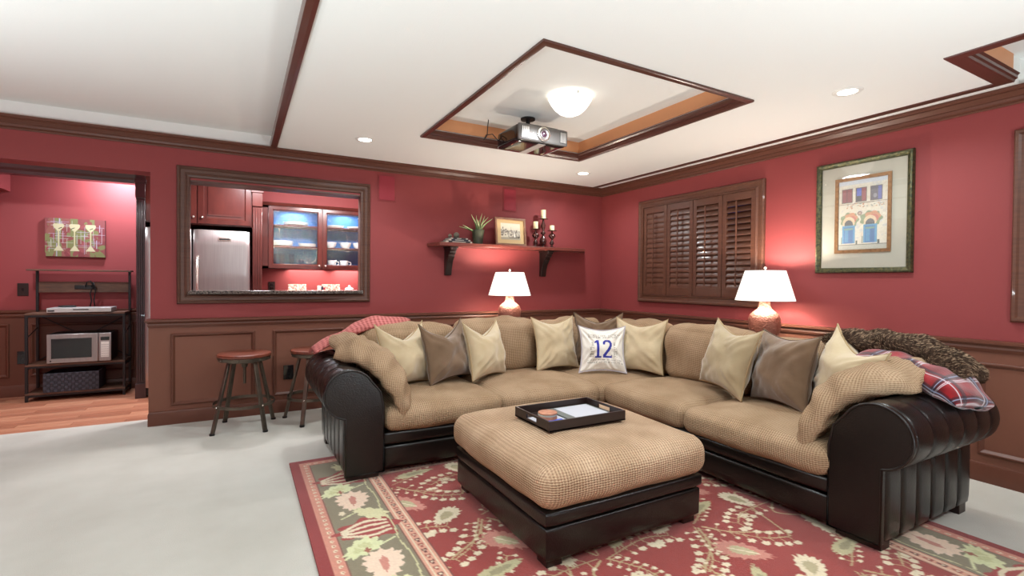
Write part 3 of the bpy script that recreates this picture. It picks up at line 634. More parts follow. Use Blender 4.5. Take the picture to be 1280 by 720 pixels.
def wall_plate(name, label, plane, at_, u, z, w_=.075, h=.12, m='espresso', kind='outlet'):
    N = -1; t = thing(name, label, kind, (u, at_, z - h / 2) if plane == 'y' else (at_, u, z - h / 2))
    q = MB()
    if plane == 'y': q.box(u - w_ / 2, u + w_ / 2, at_ - .006, at_, z - h / 2, z + h / 2)
    q.build('cover_plate', M[m], t, bevel=.002)
    for s_ in (-1, 1):
        q = MB()
        if kind == 'outlet': q.box(u - .016, u + .016, at_ - .009, at_ - .005, z + s_ * .024 - .014, z + s_ * .024 + .014)
        elif s_ == 1: q.box(u - .007, u + .007, at_ - .016, at_ - .005, z - .014, z + .014)
        if q.v: q.build('socket' if kind == 'outlet' else 'toggle', M['gloss'], t, bevel=.002)
wall_plate('outlet', 'dark outlet in the kitchen backsplash seen through the pass-through', 'y', 1.84, -3.70, 1.125, m='espresso')
wall_plate('outlet', 'black outlet low on wainscot between the two bar stools', 'y', -.012, -3.655, .362, .085, .13, 'gloss')
wall_plate('light_switch', 'bronze light switch on the nook wall left of the utility rack', 'y', 1.84, -5.98, 1.088, .085, .13, 'espresso', 'switch')
wall_plate('outlet', 'black outlet on nook wainscot behind rack left legs', 'y', 1.828, -5.98, .395, .085, .13, 'gloss')

# ------------------------------------------------------------------ nook: utility rack
RX0, RX1, RYF, RYB = -5.865, -5.09, 1.46, 1.79
rk = thing('utility_rack', 'black metal utility rack with rustic wood shelves in the nook', 'shelf unit', (-5.48, 1.62, 0))
def bar(x0, x1, y0, y1, z0, z1, par=rk, nm='frame_bar', m='blackm'): q = MB(); q.box(x0, x1, y0, y1, z0, z1); return q.build(nm, M[m], par, bevel=.0015)
for x in (RX0, RX1 - .022):
    bar(x, x + .022, RYF, RYF + .022, 0, .855, nm='leg'); bar(x, x + .022, RYB - .022, RYB, 0, 1.28, nm='leg')
    for z in (.845, .335, .055): bar(x, x + .022, RYF + .022, RYB - .022, z - .022, z)
    q = MB(); q.tube([(x + .011, RYF + .02, .62), (x + .011, RYB - .02, .70)], .005, 6); q.build('brace', M['blackm'], rk)
for z in (.845, .345, .065):
    q = MB(); q.box(RX0 + .002, RX1 - .002, RYF - .002, RYB + .002, z, z + .018); q.build('shelf', M['rustic'], rk, bevel=.002)
    bar(RX0 + .022, RX1 - .022, RYF, RYF + .02, z - .02, z)
bar(RX0 - .04, RX1 + .02, RYB - .14, RYB + .005, 1.28, 1.296, nm='top_shelf', m='rustic')
bp_ = bar(RX0 + .022, RX1 - .022, RYB - .018, RYB - .004, 1.06, 1.17, nm='back_board', m='rustic')
q = MB(); q.box(-5.56, -5.40, RYB - .032, RYB - .018, 1.095, 1.135); q.build('power_strip', M['black'], rk, bevel=.003)
q = MB(); q.tube([(-5.47, RYB - .03, 1.12), (-5.45, RYB - .07, 1.17), (-5.42, RYB - .08, 1.18), (-5.40, RYB - .06, 1.13), (-5.43, RYB - .05, 1.05), (-5.42, RYB - .04, .97), (-5.44, RYB - .03, .88)], .006, 6)
q.tube([(-5.42, RYB - .03, 1.12), (-5.40, RYB - .06, 1.165), (-5.385, RYB - .05, 1.1), (-5.40, RYB - .04, .97), (-5.39, RYB - .03, .88)], .006, 6)
q.build('power_cable', M['black'], rk, angle=180)
q = MB()
for a, c in (((RX0 + .01, .36), (RX1 - .01, .83)), ((RX0 + .01, .83), (RX1 - .01, .36))): q.tube([(a[0], RYB - .01, a[1]), (c[0], RYB - .01, c[1])], .005, 6)
q.build('cross_brace', M['blackm'], rk)
# microwave
MX0, MX1, MY, MZ0, MZ1 = -5.70, -5.20, 1.435, .369, .655
mw = thing('microwave', 'stainless microwave oven on the rack middle shelf', 'microwave', (-5.45, 1.6, .363))
q = MB(); q.box(MX0 + .004, MX1 - .004, MY + .02, 1.77, MZ0, MZ1); q.build('body', M['black'], mw, bevel=.006)
q = MB(); q.box(MX0, -5.305, MY, MY + .02, MZ0, MZ1); d_ = q.build('door', M['steel'], mw, bevel=.005)
q = MB(); q.box(MX0 + .035, -5.355, MY - .003, MY, MZ0 + .045, MZ1 - .045); q.build('door_window', M['gloss'], d_, bevel=.002)
q = MB(); q.box(-5.302, MX1, MY, MY + .02, MZ0, MZ1); cp = q.build('control_panel', M['steel'], mw, bevel=.005)
q = MB(); q.box(-5.285, -5.215, MY - .003, MY, MZ1 - .075, MZ1 - .04); q.build('display', M['gloss'], cp, bevel=.001)
q = MB(); q.box(-5.282, -5.218, MY - .002, MY, MZ0 + .04, MZ1 - .09); q.build('keypad', M['white'], cp, bevel=.001)
q = MB()
for i in range(4):
    for j in range(6): q.box(-5.276 + i * .015, -5.267 + i * .015, MY - .004, MY - .002, MZ0 + .05 + j * .022, MZ0 + .06 + j * .022)
kb = q.build('keys', M['silver'], cp, kind='stuff')
q = MB(); q.cyl((-5.67, MY - .002, MZ0 + .022), (-5.67, MY, MZ0 + .022), .007); q.build('badge', M['blackm'], d_)
for x in (-5.66, -5.24):
    q = MB(); q.box(x - .015, x + .015, 1.47, 1.5, .363, MZ0); q.build('foot', M['black'], mw)
# disc player
dv = thing('disc_player', 'slim silver disc player on top of the rack', 'disc player', (-5.44, 1.6, .863))
q = MB(); q.box(-5.70, -5.20, 1.44, 1.70, .869, .912); q.build('case', M['silver'], dv, bevel=.003)
q = MB(); q.box(-5.69, -5.64, 1.437, 1.44, .88, .892); q.box(-5.5, -5.38, 1.437, 1.44, .892, .9); q.build('front_slot', M['blackm'], dv)
for x in (-5.66, -5.24):
    for y in (1.47, 1.67): q = MB(); q.cyl((x, y, .863), (x, y, .869), .012); q.build('foot', M['black'], dv)
q = MB(); q.rbox((-5.66, 1.62, .912), (-5.52, 1.66, .93), .008, 4); props(q.build('remote_control', M['black'], angle=60), 'small black remote control lying on the disc player', 'remote')
# woven basket
bk = thing('storage_basket', 'black woven strap basket on the rack bottom shelf', 'basket', (-5.48, 1.6, .083))
bx0, bx1, by0, by1, bz0, bz1 = -5.73, -5.30, 1.45, 1.74, .083, .27
q = MB(); q.box(bx0, bx1, by0, by0 + .01, bz0, bz1); q.box(bx0, bx1, by1 - .01, by1, bz0, bz1); q.box(bx0, bx0 + .01, by0, by1, bz0, bz1); q.box(bx1 - .01, bx1, by0, by1, bz0, bz1); q.box(bx0, bx1, by0, by1, bz0, bz0 + .01)
q.build('body', M['woven'], bk, bevel=.003)
q = MB(); q2 = MB()
nx_, nz_ = 16, 7
for i in range(nx_):
    for j in range(nz_):
        xx0 = bx0 + (bx1 - bx0) * i / nx_; xx1 = bx0 + (bx1 - bx0) * (i + 1) / nx_; zz0 = bz0 + (bz1 - bz0) * j / nz_; zz1 = bz0 + (bz1 - bz0) * (j + 1) / nz_
        t_ = q if (i + j) % 2 else q2; d1 = .006 if (i + j) % 2 else .003
        t_.box(xx0 + .001, xx1 - .001, by0 - d1, by0, zz0 + .001, zz1 - .001)
q.build('upright_straps', M['woven2'], bk, kind='stuff', bevel=.002); q2.build('cross_straps', M['woven'], bk, kind='stuff')
# cocktail painting
cv = Canvas(.487, .397, .0032, (168, 78, 76))
for i in range(60):
    x, y = rng.rand() * .49, rng.rand() * .4; cv.ell(x, y, .02 + rng.rand() * .05, .015 + rng.rand() * .02, [(186, 84, 84), (150, 148, 82), (160, 66, 70), (176, 100, 84)][rng.randint(4)], rng.rand() * 3)
for x0, x1 in ((.08, .13), (.2, .26), (.36, .4)): cv.rect(x0, x1, .0, .4, (150, 148, 84))
for i in range(12): cv.ell(.05 + rng.rand() * .4, rng.rand() * .4, .04, .02, (170, 80, 78), rng.rand() * 3)
for i in range(26):
    x, y = .02 + rng.rand() * .45, .04 + rng.rand() * .32; L = .03 + rng.rand() * .05; cc = [(226, 214, 226), (206, 190, 214), (214, 214, 190)][rng.randint(3)]
    cv.line([(x, y - L), (x, y + L)], .004, cc); cv.line([(x - L, y + .01), (x + L, y + .01)], .003, cc)
for cx, dx in ((.107, .012), (.235, -.015), (.365, .005)):
    cv.poly([(cx - .045, .33), (cx - .035, .34), (cx + .035, .34), (cx + .045, .33), (cx + .04, .305), (cx + .008, .265), (cx - .008, .265), (cx - .04, .305)], (238, 226, 168))
    cv.rect(cx - .005, cx + .005, .1, .28, (236, 222, 160)); cv.poly([(cx - .04, .06), (cx + .04, .06), (cx + .006, .115), (cx - .006, .115)], (240, 228, 172))
    cv.line([(cx + dx - .01, .29), (cx + dx + .012, .302)], .008, (90, 84, 60))
g_ = cv.a.mean(2, keepdims=True); cv.a = (cv.a * .8 + g_ * .2) * .62
pt = thing('cocktail_painting', 'small unframed canvas of three cream martini glasses on red wall', 'painting', (-5.56, 1.83, 1.434))
q = cv.mesh(lambda x, y: (-5.803 + x, 1.808, 1.434 + y)); q.build('picture', M['print'], pt)
q = MB(); q.box(-5.803, -5.316, 1.81, 1.84, 1.434, 1.831); q.build('stretched_canvas', M['espresso'], pt)

# ------------------------------------------------------------------ back wall pieces
for x, z, lb in ((-2.755, 2.01, 'beside the pass-through'), (-1.345, 2.015, 'above the framed sketch')):
    t = thing('wall_speaker', 'flush red in-wall speaker cover high on back wall %s' % lb, 'speaker', (x, -.01, z), 'in-wall speakers of the back wall')
    q = MB(); q.box(x - .087, x + .087, -.008, 0, z, z + .262); q.build('frame', M['red'], t, bevel=.002)
    q = MB(); q.box(x - .078, x + .078, -.013, -.006, z + .01, z + .252); q.build('grille', M['redp'], t, bevel=.003)
# shelf
SX0, SX1, SZ, SD = -2.28, -.45, 1.575, .25
sh = thing('wall_shelf', 'long mahogany wall shelf on two dark scrolled brackets', 'shelf', (-1.36, -.12, 1.28))
q = MB(); q.prism([(SX0 - .05, 0), (SX1 + .18, 0), (SX1, -SD), (SX0, -SD)], lambda u, v, w_: (u, v, w_), SZ, SZ + .035); q.build('board', M['shelfw'], sh, bevel=.004)
for x in (-2.10, -.90):
    prof = [(0, 0), (0, -.30), (-.035, -.30), (-.045, -.27), (-.055, -.22), (-.075, -.16), (-.11, -.115), (-.125, -.105), (-.13, -.08), (-.16, -.07), (-.165, -.045), (-.19, -.035), (-.19, 0)]
    q = MB(); q.prism(prof, lambda u, v, w_: (x + w_, u, SZ + v), -.035, .035); br = q.build('bracket', M['espresso'], sh, bevel=.004)
    q = MB(); q.box(x - .045, x + .045, -.2, 0, SZ - .018, SZ); q.build('bracket_cap', M['espresso'], br, bevel=.003)
ZS = SZ + .035
# books and stone balls
for i, (xa, xb, z0_, h, c_, lb) in enumerate(((-2.20, -1.90, ZS, .02, 'bookg', 'bottom charcoal book of the flat stack on the wall shelf'), (-2.17, -1.92, ZS + .02, .018, 'bookn', 'middle navy book of the flat stack on the wall shelf'), (-2.15, -1.95, ZS + .038, .016, 'bookg', 'top charcoal book of the flat stack on wall shelf'))):
    t = thing('book', lb, 'book', ((xa + xb) / 2, -.13, z0_), 'books on the wall shelf')
    q = MB(); q.box(xa + .004, xb - .004, -.21, -.05, z0_ + .002, z0_ + h - .002); q.build('pages', M['page'], t)
    q = MB(); q.box(xa, xb, -.213, -.045, z0_, z0_ + .002); q.box(xa, xb, -.213, -.045, z0_ + h - .002, z0_ + h); q.box(xa + .03, xb - .03, -.216, -.213, z0_, z0_ + h); q.build('cover', M[c_], t)
    q = MB(); q.box(xa + .07, xb - .08, -.2175, -.216, z0_ + h * .35, z0_ + h * .65); q.build('spine_title', M['page'], t)
q = MB(); q.sphere((-2.05, -.13, ZS + .054 + .032), .032); props(q.build('stone_ball', M['stone'], angle=180), 'larger grey stone ball on top of the shelf books', 'ornament')
q = MB(); q.sphere((-2.122, -.13, ZS + .054 + .022), .022); props(q.build('stone_ball', M['stone'], angle=180), 'smaller grey stone ball left on the shelf books', 'ornament')
# plant
pl = thing('potted_plant', 'variegated strap-leaf plant in dark olive pot on the wall shelf', 'plant', (-1.805, -.14, ZS))
q = MB(); q.lathe((-1.805, -.14, ZS), [(.048, 0), (.052, .01), (.066, .14), (.069, .145), (.069, .155), (.060, .155), (.056, .13), (0, .13)], 24); q.build('pot', M['potgreen'], pl, angle=40)
leaves = [(-.05, -.03, .16, -.10), (-.02, -.06, .11, -.05), (.03, .02, .19, .06), (.05, .0, .15, .12), (.02, -.04, .10, .03), (.06, -.05, .13, .14), (-.12, .0, .03, -.22), (-.14, -.02, .045, -.19), (0, .05, .17, .01), (.07, .03, .17, .10)]
for i, (dx, dy, h, tx) in enumerate(leaves):
    q = MB(); n = 10; P = spline([(-1.805 + dx * .2, -.14 + dy * .3, ZS + .13), (-1.805 + dx * .8, -.14 + dy * .8, ZS + .14 + h * .5), (-1.805 + tx, -.14 + dy * 1.4, ZS + .15 + h)], n)
    q2 = MB()
    wd = [.012 * (1 - (j / n) ** 2) + .001 for j in range(n + 1)]
    q.tube(P, wd, 6, flat=.35); lf = q.build('leaf', M['leafd'], pl, angle=180)
    off = Vector((.008, -.004, 0)); q2.tube([p + off * (1 - j / n) + Vector((0, -.003, 0)) for j, p in enumerate(P)], [.004 * (1 - .7 * j / n) for j in range(n + 1)], 5)
    q2.tube([p - off * (1 - j / n) * .9 + Vector((0, -.003, 0)) for j, p in enumerate(P)], [.0035 * (1 - .7 * j / n) for j in range(n + 1)], 5); q2.build('leaf_edge', M['leafl'], lf, angle=180)
# framed sketch leaning
fs = thing('framed_sketch', 'pale wood framed harbour sketch with tan mat leaning on wall shelf', 'picture', (-1.41, -.12, ZS))
def lean(x, y, z): # local (u, out, height) -> world, leaning back
    a = R_(7); return (-1.6 + x, -.155 + z * math.sin(a) - y * math.cos(a), ZS + .003 + z * math.cos(a) + y * math.sin(a))
def lb_(x0, x1, y0, y1, z0, z1):
    q = MB(); q.box(x0, x1, y0, y1, z0, z1); q.v = [lean(*p) for p in q.v]; return q
FWW, FHH = .385, .31
q = MB()
for a in ((0, FWW, 0, .022, 0, .022), (0, FWW, 0, .022, FHH - .022, FHH), (0, .022, 0, .022, .022, FHH - .022), (FWW - .022, FWW, 0, .022, .022, FHH - .022)): q2 = lb_(*a); q.add(q2.v, q2.f)
q.build('frame', M['frame_o'], fs, bevel=.003)
lb_(.02, FWW - .02, 0, .008, .02, FHH - .02).build('mat_board', M['matt'], fs)
cv = Canvas(.245, .185, .003, (214, 206, 186))
for i in range(90):
    x = rng.rand() * .24; y = .03 + rng.rand() * .07; v_ = 110 + rng.randint(80); cv.ell(x, y + (.05 if x < .08 else 0) * rng.rand(), .006 + rng.rand() * .01, .004 + rng.rand() * .006, (v_, v_ - 8, v_ - 18), rng.rand() * 3)
cv.rect(0, .245, 0, .028, (176, 166, 146)); cv.rect(.1, .23, .02, .026, (70, 62, 54)); cv.line([(.13, .02), (.13, .14)], .003, (120, 110, 98))
for x in (.15, .165, .185, .2): cv.line([(x, .02), (x, .09)], .003, (70, 62, 58))
cv.ell(.225, .03, .01, .006, (40, 36, 34)); cv.poly([(.16, .03), (.185, .03), (.17, .1)], (234, 230, 216)); cv.noise(.12)
q = cv.mesh(lambda x, y: lean(.07 + x, .0095, .065 + y)); q.build('sketch', M['print'], fs)
# candle holders with candles
def candle_set(x, y, H, ch, cr_, lb, k):
    t = thing('candle_holder', 'dark turned candle holder, %s of the three on wall shelf' % lb, 'candle holder', (x, y, ZS), 'turned candle holders on the wall shelf')
    f_ = H
    q = MB(); pr = [(.040, 0), (.040, .008), (.016, .016), (.013, .03)]
    if k: pr += [(.034, .05), (.043, .075), (.036, .105), (.016, .135), (.012, .15), (.028, .165), (.030, .175), (.014, .19), (.012, .205), (.026, .235), (.030, .255), (.018, .285), (.01, H - .012)]
    else: pr += [(.024, .045), (.027, .06), (.016, .08), (.010, .095), (.034, .12), (.042, .137), (.034, .155), (.011, .172), (.008, H - .012)]
    q.lathe((x, y, ZS), pr + [(.012, H - .01), (.014, H - .008), (0, H - .008)], 20); q.build('stem', M['bronze'], t, angle=50)
    q = MB(); q.lathe((x, y, ZS + H - .008), [(.02, 0), (.055, .004), (.058, .008), (.055, .008), (0, .006)], 24); q.build('drip_plate', M['bronze'], t, angle=50)
    c = thing('pillar_candle', 'ivory pillar candle standing on the %s candle holder' % lb, 'candle', (x, y, ZS + H - .001), 'candles on the wall shelf')
    q = MB(); q.lathe((x, y, ZS + H - .001), [(cr_, 0), (cr_, ch), (cr_ * .8, ch - .003), (0, ch - .008)], 20); q.build('wax', M['wax'], c, angle=40)
    q = MB(); q.cyl((x, y, ZS + H + ch - .01), (x + .002, y, ZS + H + ch + .012), .0015, n=6); q.build('wick', M['blackm'], c)
candle_set(-1.07, -.13, .21, .085, .027, 'left', 0); candle_set(-.955, -.11, .335, .105, .029, 'tall middle', 1); candle_set(-.865, -.16, .20, .06, .027, 'right', 0)

# ------------------------------------------------------------------ right wall: watercolour
def cvx(y0, z0, x): return lambda u, v: (x, y0 - u, z0 + v)
ar = thing('framed_watercolour', 'large green-gold framed watercolour of house front with two blue doors', 'picture', (-.02, -3.01, 1.30))
q = MB(); frame_on(q, 'x', 0, -3.34, -2.69, 1.302, 2.153, [(0, 0), (0, .02), (.006, .032), (.016, .034), (.026, .026), (.036, .022), (.04, .014), (.04, 0)]); q.build('frame', M['goldf'], ar, angle=30)
q = MB(); q.box(-.01, -.004, -3.305, -2.725, 1.335, 2.12); q.build('mat_board', M['matc'], ar)
q = MB(); frame_on(q, 'x', -.01, -3.208, -2.83, 1.452, 2.022, [(0, 0), (0, .008), (.024, .008), (.026, 0)]); q.build('fillet', M['goldi'], ar)
W_, H_ = .335, .522; cv = Canvas(W_, H_, .0028, (226, 218, 196))
for i in range(160): x, y = rng.rand() * W_, rng.rand() * H_; cv.ell(x, y, .004 + rng.rand() * .02, .003 + rng.rand() * .008, [(214, 206, 190), (232, 226, 208), (222, 206, 180), (204, 204, 200)][rng.randint(4)], rng.rand() * 3)
cv.rect(0, W_, .49, H_, (206, 214, 222))
cv.rect(0, W_, 0, .04, (190, 188, 170)); cv.rect(0, W_, .035, .04, (110, 108, 96))
for x0, c1 in ((.03, (140, 44, 48)), (.125, (60, 50, 50)), (.225, (92, 84, 92))):
    cv.rect(x0 - .006, x0 + .071, .355, .462, (96, 78, 70)); cv.rect(x0, x0 + .065, .36, .457, c1)
cv.rect(.095 - .003 - .033 + .0, .066 - .003, .36, .457, (96, 30, 34)); cv.rect(.128, .158, .40, .457, (70, 90, 190)); cv.rect(.163, .19, .36, .457, (150, 52, 52)); cv.rect(.27, .29, .36, .457, (90, 96, 170)); cv.ell(.25, .39, .012, .016, (150, 146, 150))
cv.line([(.0, .345), (W_, .348)], .004, (120, 100, 84))
for i in range(36): cv.ell(.06 + rng.rand() * .25, .31 + rng.rand() * .035, .006, .004, [(196, 130, 84), (150, 160, 150), (214, 166, 120)][rng.randint(3)])
for cx in (.075, .22):
    R0 = .062 if cx < .1 else .072
    cv.ell(cx + .005, .225, R0, .055, (132, 150, 104), 0, 7, .1); cv.ell(cx + .015, .24, R0 * .7, .038, (206, 140, 92), 0, 5, .1); cv.ell(cx + .02, .225, R0 * .5, .03, (196, 100, 80)); cv.ell(cx, .205, .042, .045, (226, 200, 160)); cv.ell(cx, .19, .03, .035, (70, 66, 66))
    cv.rect(cx - .045, cx + .045, .05, .185, (74, 150, 190)); cv.rect(cx - .033, cx + .033, .05, .172, (38, 112, 170)); cv.rect(cx - .026, cx - .003, .06, .165, (60, 140, 186)); cv.rect(cx + .003, cx + .026, .06, .165, (30, 100, 158)); cv.rect(cx - .03, cx + .03, .15, .165, (110, 150, 130))
    cv.rect(cx - .055, cx - .046, .045, .1, (150, 160, 140)); cv.rect(cx + .05, cx + .062, .042, .07, (60, 70, 50))
cv.ell(.15, .27, .016, .016, (120, 90, 84)); cv.ell(.15, .27, .01, .01, (190, 160, 140)); cv.noise(.3); cv.a = (cv.a * .75 + .17) * .72
q = cv.mesh(lambda u, v: (-.0125, -2.853 - u, 1.476 + v)); q.build('watercolour', M['print'], ar)
q = MB(); q.box(-.0165, -.0145, -3.302, -2.728, 1.338, 2.117); q.build('glazing', M['clear'], ar)

# ------------------------------------------------------------------ ceiling fixtures
def can(x, y, lb):
    t = thing('recessed_light', 'lit recessed can light in ceiling, %s' % lb, 'ceiling light', (x, y, ZC - .012), 'recessed can lights')
    q = MB(); q.lathe((x, y, ZC), [(.052, -.002), (.054, -.006), (.075, -.006), (.082, 0), (.05, 0)], 28, False); q.build('trim_ring', M['whitep'], t, angle=60)
    q = MB(); q.lathe((x, y, ZC - .004), [(.053, 0), (.053, .002), (0, .002)], 28); q.build('lens', M['canlens'], t)
    area('can_lamp', (x, y, ZC - .012), (0, 0, 0), .1, CAN_W, (.87, .97, 1), R_(150))
can(-3.128, -.72, 'nearest the pass-through'); can(-.79, -3.30, 'right of tray above framed watercolour'); can(-.778, -.63, 'in the room corner by the back wall')
can(-3.1, -3.4, 'above the camera side of the rug'); can(-3.1, -5.6, 'added unseen behind the camera by the front wall')  # the rear can is added out of view for more room light
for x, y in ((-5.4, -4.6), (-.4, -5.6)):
    area('tray_fill', (x, y, 2.5), (0, 0, 0), .3, DOME_W * 2.5, (.9, .97, 1))  # fill added out of view to brighten the room, no fixture drawn
dm = thing('dome_light', 'frosted glass dome light in the ceiling tray', 'ceiling light', (-1.96, -2.03, 2.56))
q = MB(); q.lathe((-1.96, -2.03, 2.56), [(.0, -.145), (.04, -.14), (.08, -.122), (.115, -.092), (.142, -.055), (.155, -.03), (.158, -.02)], 36, False); q.build('glass_dome', M['dome'], dm, angle=180)
q = MB(); q.lathe((-1.96, -2.03, 2.56), [(.12, -.025), (.13, 0)], 32); q.build('ceiling_pan', M['whitep'], dm, angle=60)
for a in (0.25, 2.35, 4.45):
    q = MB(); q.sphere((-1.96 + .15 * math.cos(a), -2.03 + .15 * math.sin(a), 2.537), .011, 10); q.build('finial', M['chrome'], dm, angle=180)
area('dome_lamp', (-1.96, -2.03, 2.405), (0, 0, 0), .26, DOME_W * 1.5, (.95, .97, 1))
# projector
pj = thing('projector', 'black and silver home cinema projector hanging in the ceiling tray', 'projector', (-1.97, -1.5, 2.298))
X0, X1, Y0, Y1, Z0, Z1 = -2.195, -1.745, -1.70, -1.33, 2.298, 2.432
q = MB(); q.rbox((X0, Y0 + .02, Z0), (X1, Y1, Z1), .022, 10); q.build('case', M['gloss'], pj, angle=60)
q = MB(); q.rbox((X0 - .002, Y0, Z0 + .003), (X1 + .002, Y0 + .03, Z1 - .002), .014, 10); q.build('front_bezel', M['bezel'], pj, angle=60)
q = MB()
cx_, cz_ = -1.975, 2.366
for r0, r1, y_a, y_b in ((.044, .056, Y0 - .008, Y0 + .01),):
    pr = [(r1, 0), (r1, .014), (r0, .018), (r0, 0)]; t_ = MB().lathe((0, 0, 0), pr, 32, False); q.add([(cx_ + x, Y0 + .004 - z, cz_ + y) for x, y, z in t_.v], t_.f)
q.build('lens_ring', M['chrome'], pj, angle=50)
t_ = MB().lathe((0, 0, 0), [(.044, .002), (.03, -.004), (.028, .006), (0, .01)], 28, False); q = MB(); q.add([(cx_ + x, Y0 - .002 - z, cz_ + y) for x, y, z in t_.v], t_.f); q.build('lens', M['steel'], pj, angle=50)
t_ = MB().lathe((0, 0, 0), [(.026, .006), (.02, .013), (0, .016)], 24, False); q = MB(); q.add([(cx_ + x, Y0 - .004 - z, cz_ + y) for x, y, z in t_.v], t_.f); q.build('lens_glass', mat('coated_lens', S(70, 40, 60), .05, coat=1), pj, angle=180)
for xa, xb in ((X0 + .022, X0 + .088), (X1 - .075, X1 - .018)):
    q = MB(); q.box(xa, xb, Y0 - .001, Y0 + .002, Z0 + .022, Z1 - .022); v_ = q.build('vent', M['blackm'], pj)
    q = MB()
    for i in range(5): q.box(xa + .004 + i * (xb - xa) / 5, xa + .004 + (i + .6) * (xb - xa) / 5, Y0 - .004, Y0, Z0 + .026, Z1 - .026)
    q.build('vent_fins', M['silver'], v_, kind='stuff')
q = MB(); q.sphere((-2.07, Y0 - .001, 2.366), .004, 8); q.build('status_light', M['white'], pj, angle=180)
q = MB(); q.box(-2.0, -1.935, Y0 + .03, Y1 - .03, Z0 - .004, Z0 + .002); q.build('underside_strip', M['silver'], pj, bevel=.002)
q = MB(); q.box(-2.12, -1.80, -1.64, -1.38, Z1 - .002, Z1 + .02); q.build('mount_plate', M['black'], pj, bevel=.004)
q = MB(); q.cyl((-1.97, -1.45, Z1 + .015), (-1.97, -1.45, ZU), .018, n=16); q.cyl((-1.97, -1.45, ZU - .012), (-1.97, -1.45, ZU), .06, n=20); q.build('mount_pole', M['blackm'], pj)
q = MB(); q.tube([(-2.19, -1.36, 2.36), (-2.24, -1.34, 2.42), (-2.29, -1.32, 2.41), (-2.30, -1.30, 2.37), (-2.26, -1.28, 2.42), (-2.24, -1.26, ZU)], .004, 6); q.build('cable', M['black'], pj, angle=180)

# ------------------------------------------------------------------ rug
RW, RH = 2.80, 3.9; RED0 = (142, 46, 38)
cv = Canvas(RW, RH, .0062, RED0)
RED, OL, CRM, PK, VN, DK = (142, 46, 38), (126, 116, 92), (214, 198, 168), (190, 124, 108), (176, 152, 112), (100, 38, 34)
def leafy(x, y, L, wd, ang, c, c2=None, lob=9):
    ca, sa = math.cos(ang), math.sin(ang); pts = []; n = 40
    for i in range(n):
        t = 2 * PI * i / n; u = math.cos(t) * L; v = math.sin(t) * wd * (1 - .35 * math.cos(t)); k_ = 1 + .16 * math.cos(lob * t * 2); pts.append((x + (u * ca - v * sa) * k_, y + (u * sa + v * ca) * k_))
    cv.poly(pts, c)
    if c2: cv.poly([(x + (px - x) * .5, y + (py - y) * .5) for px, py in pts], c2)
def curve(pts, wd, c):
    P = spline([(p[0], p[1], 0) for p in pts], 14); cv.line([(p.x, p.y) for p in P], wd, c); return [(p.x, p.y) for p in P]
def sprig(x, y, ang, L, bend, big=True):
    ca, sa = math.cos(ang), math.sin(ang); T = lambda u, v: (x + u * ca - v * sa, y + u * sa + v * ca)
    P = curve([T(0, 0), T(L * .35, bend * .6), T(L * .7, bend), T(L, bend * .7)], .0075, VN)
    for i in range(2, 15, 2):
        px, py = P[i]; side = 1 if (i // 2) % 2 else -1; d = .052 if big else .036; r = (.020 if i > 4 else .012) if big else .012
        for sd in (side, -side):
            bx, by = px + (-sa * sd + ca * .4) * d, py + (ca * sd + sa * .4) * d; cv.line([(px, py), (bx, by)], .005, VN); cv.ell(bx, by, r, r * .85, CRM, 0, 5, .14, rng.rand() * 6)
            if r > .02: cv.ell(bx, by, .007, .007, (170, 140, 110))
F0 = .48  # field margin
# field motifs on a half-drop lattice
TX, TY = .60, .58
rows_ = int(RH / TY) + 2
for j in range(-1, rows_):
    for i in range(-1, 6):
        x = .20 + i * TX + (TX / 2 if j % 2 else 0); y = .1 + j * TY
        if not (F0 - .35 < x < RW - F0 + .35): continue
        a = (i * 1.3 + j * .9) % 6.28; s_ = 1 if (i + j) % 2 else -1
        curve([(x, y), (x + .1 * s_, y + .12), (x + .29, y + .28 - .06 * s_)], .011, VN); curve([(x, y), (x - .1, y + .16 * s_), (x - .28, y + .28)], .010, VN)
        sprig(x + .02, y + .02, .35 + s_ * .25, .38, .08 * s_); sprig(x - .02, y, 2.6 - s_ * .2, .38, -.07 * s_); sprig(x, y - .02, -1.2 + s_ * .4, .30, .06, False); sprig(x, y, 1.5 + s_ * .3, .26, .04 * s_, False)
        leafy(x + .17, y - .13, .12, .038, -.6 + s_ * .4, (180, 170, 130), (150, 140, 106), 9)
        leafy(x - .16, y - .1, .10, .055, .5 * s_ + 1.9, CRM, (170, 156, 120), 8)
        if (i + j) % 2: leafy(x, y + .26, .12, .068, .9, PK, (180, 168, 130), 8); cv.line([(x - .04, y + .21), (x + .04, y + .31)], .008, CRM)
        else: leafy(x, y + .27, .125, .072, 2.2, CRM, (178, 164, 128), 8); cv.ell(x, y + .27, .04, .016, PK, 2.2)
        cv.ell(x + .3, y + .04, .034, .026, CRM, 0, 6, .2); cv.ell(x, y, .022, .022, RED, 0)
cv_field = cv.a.copy()
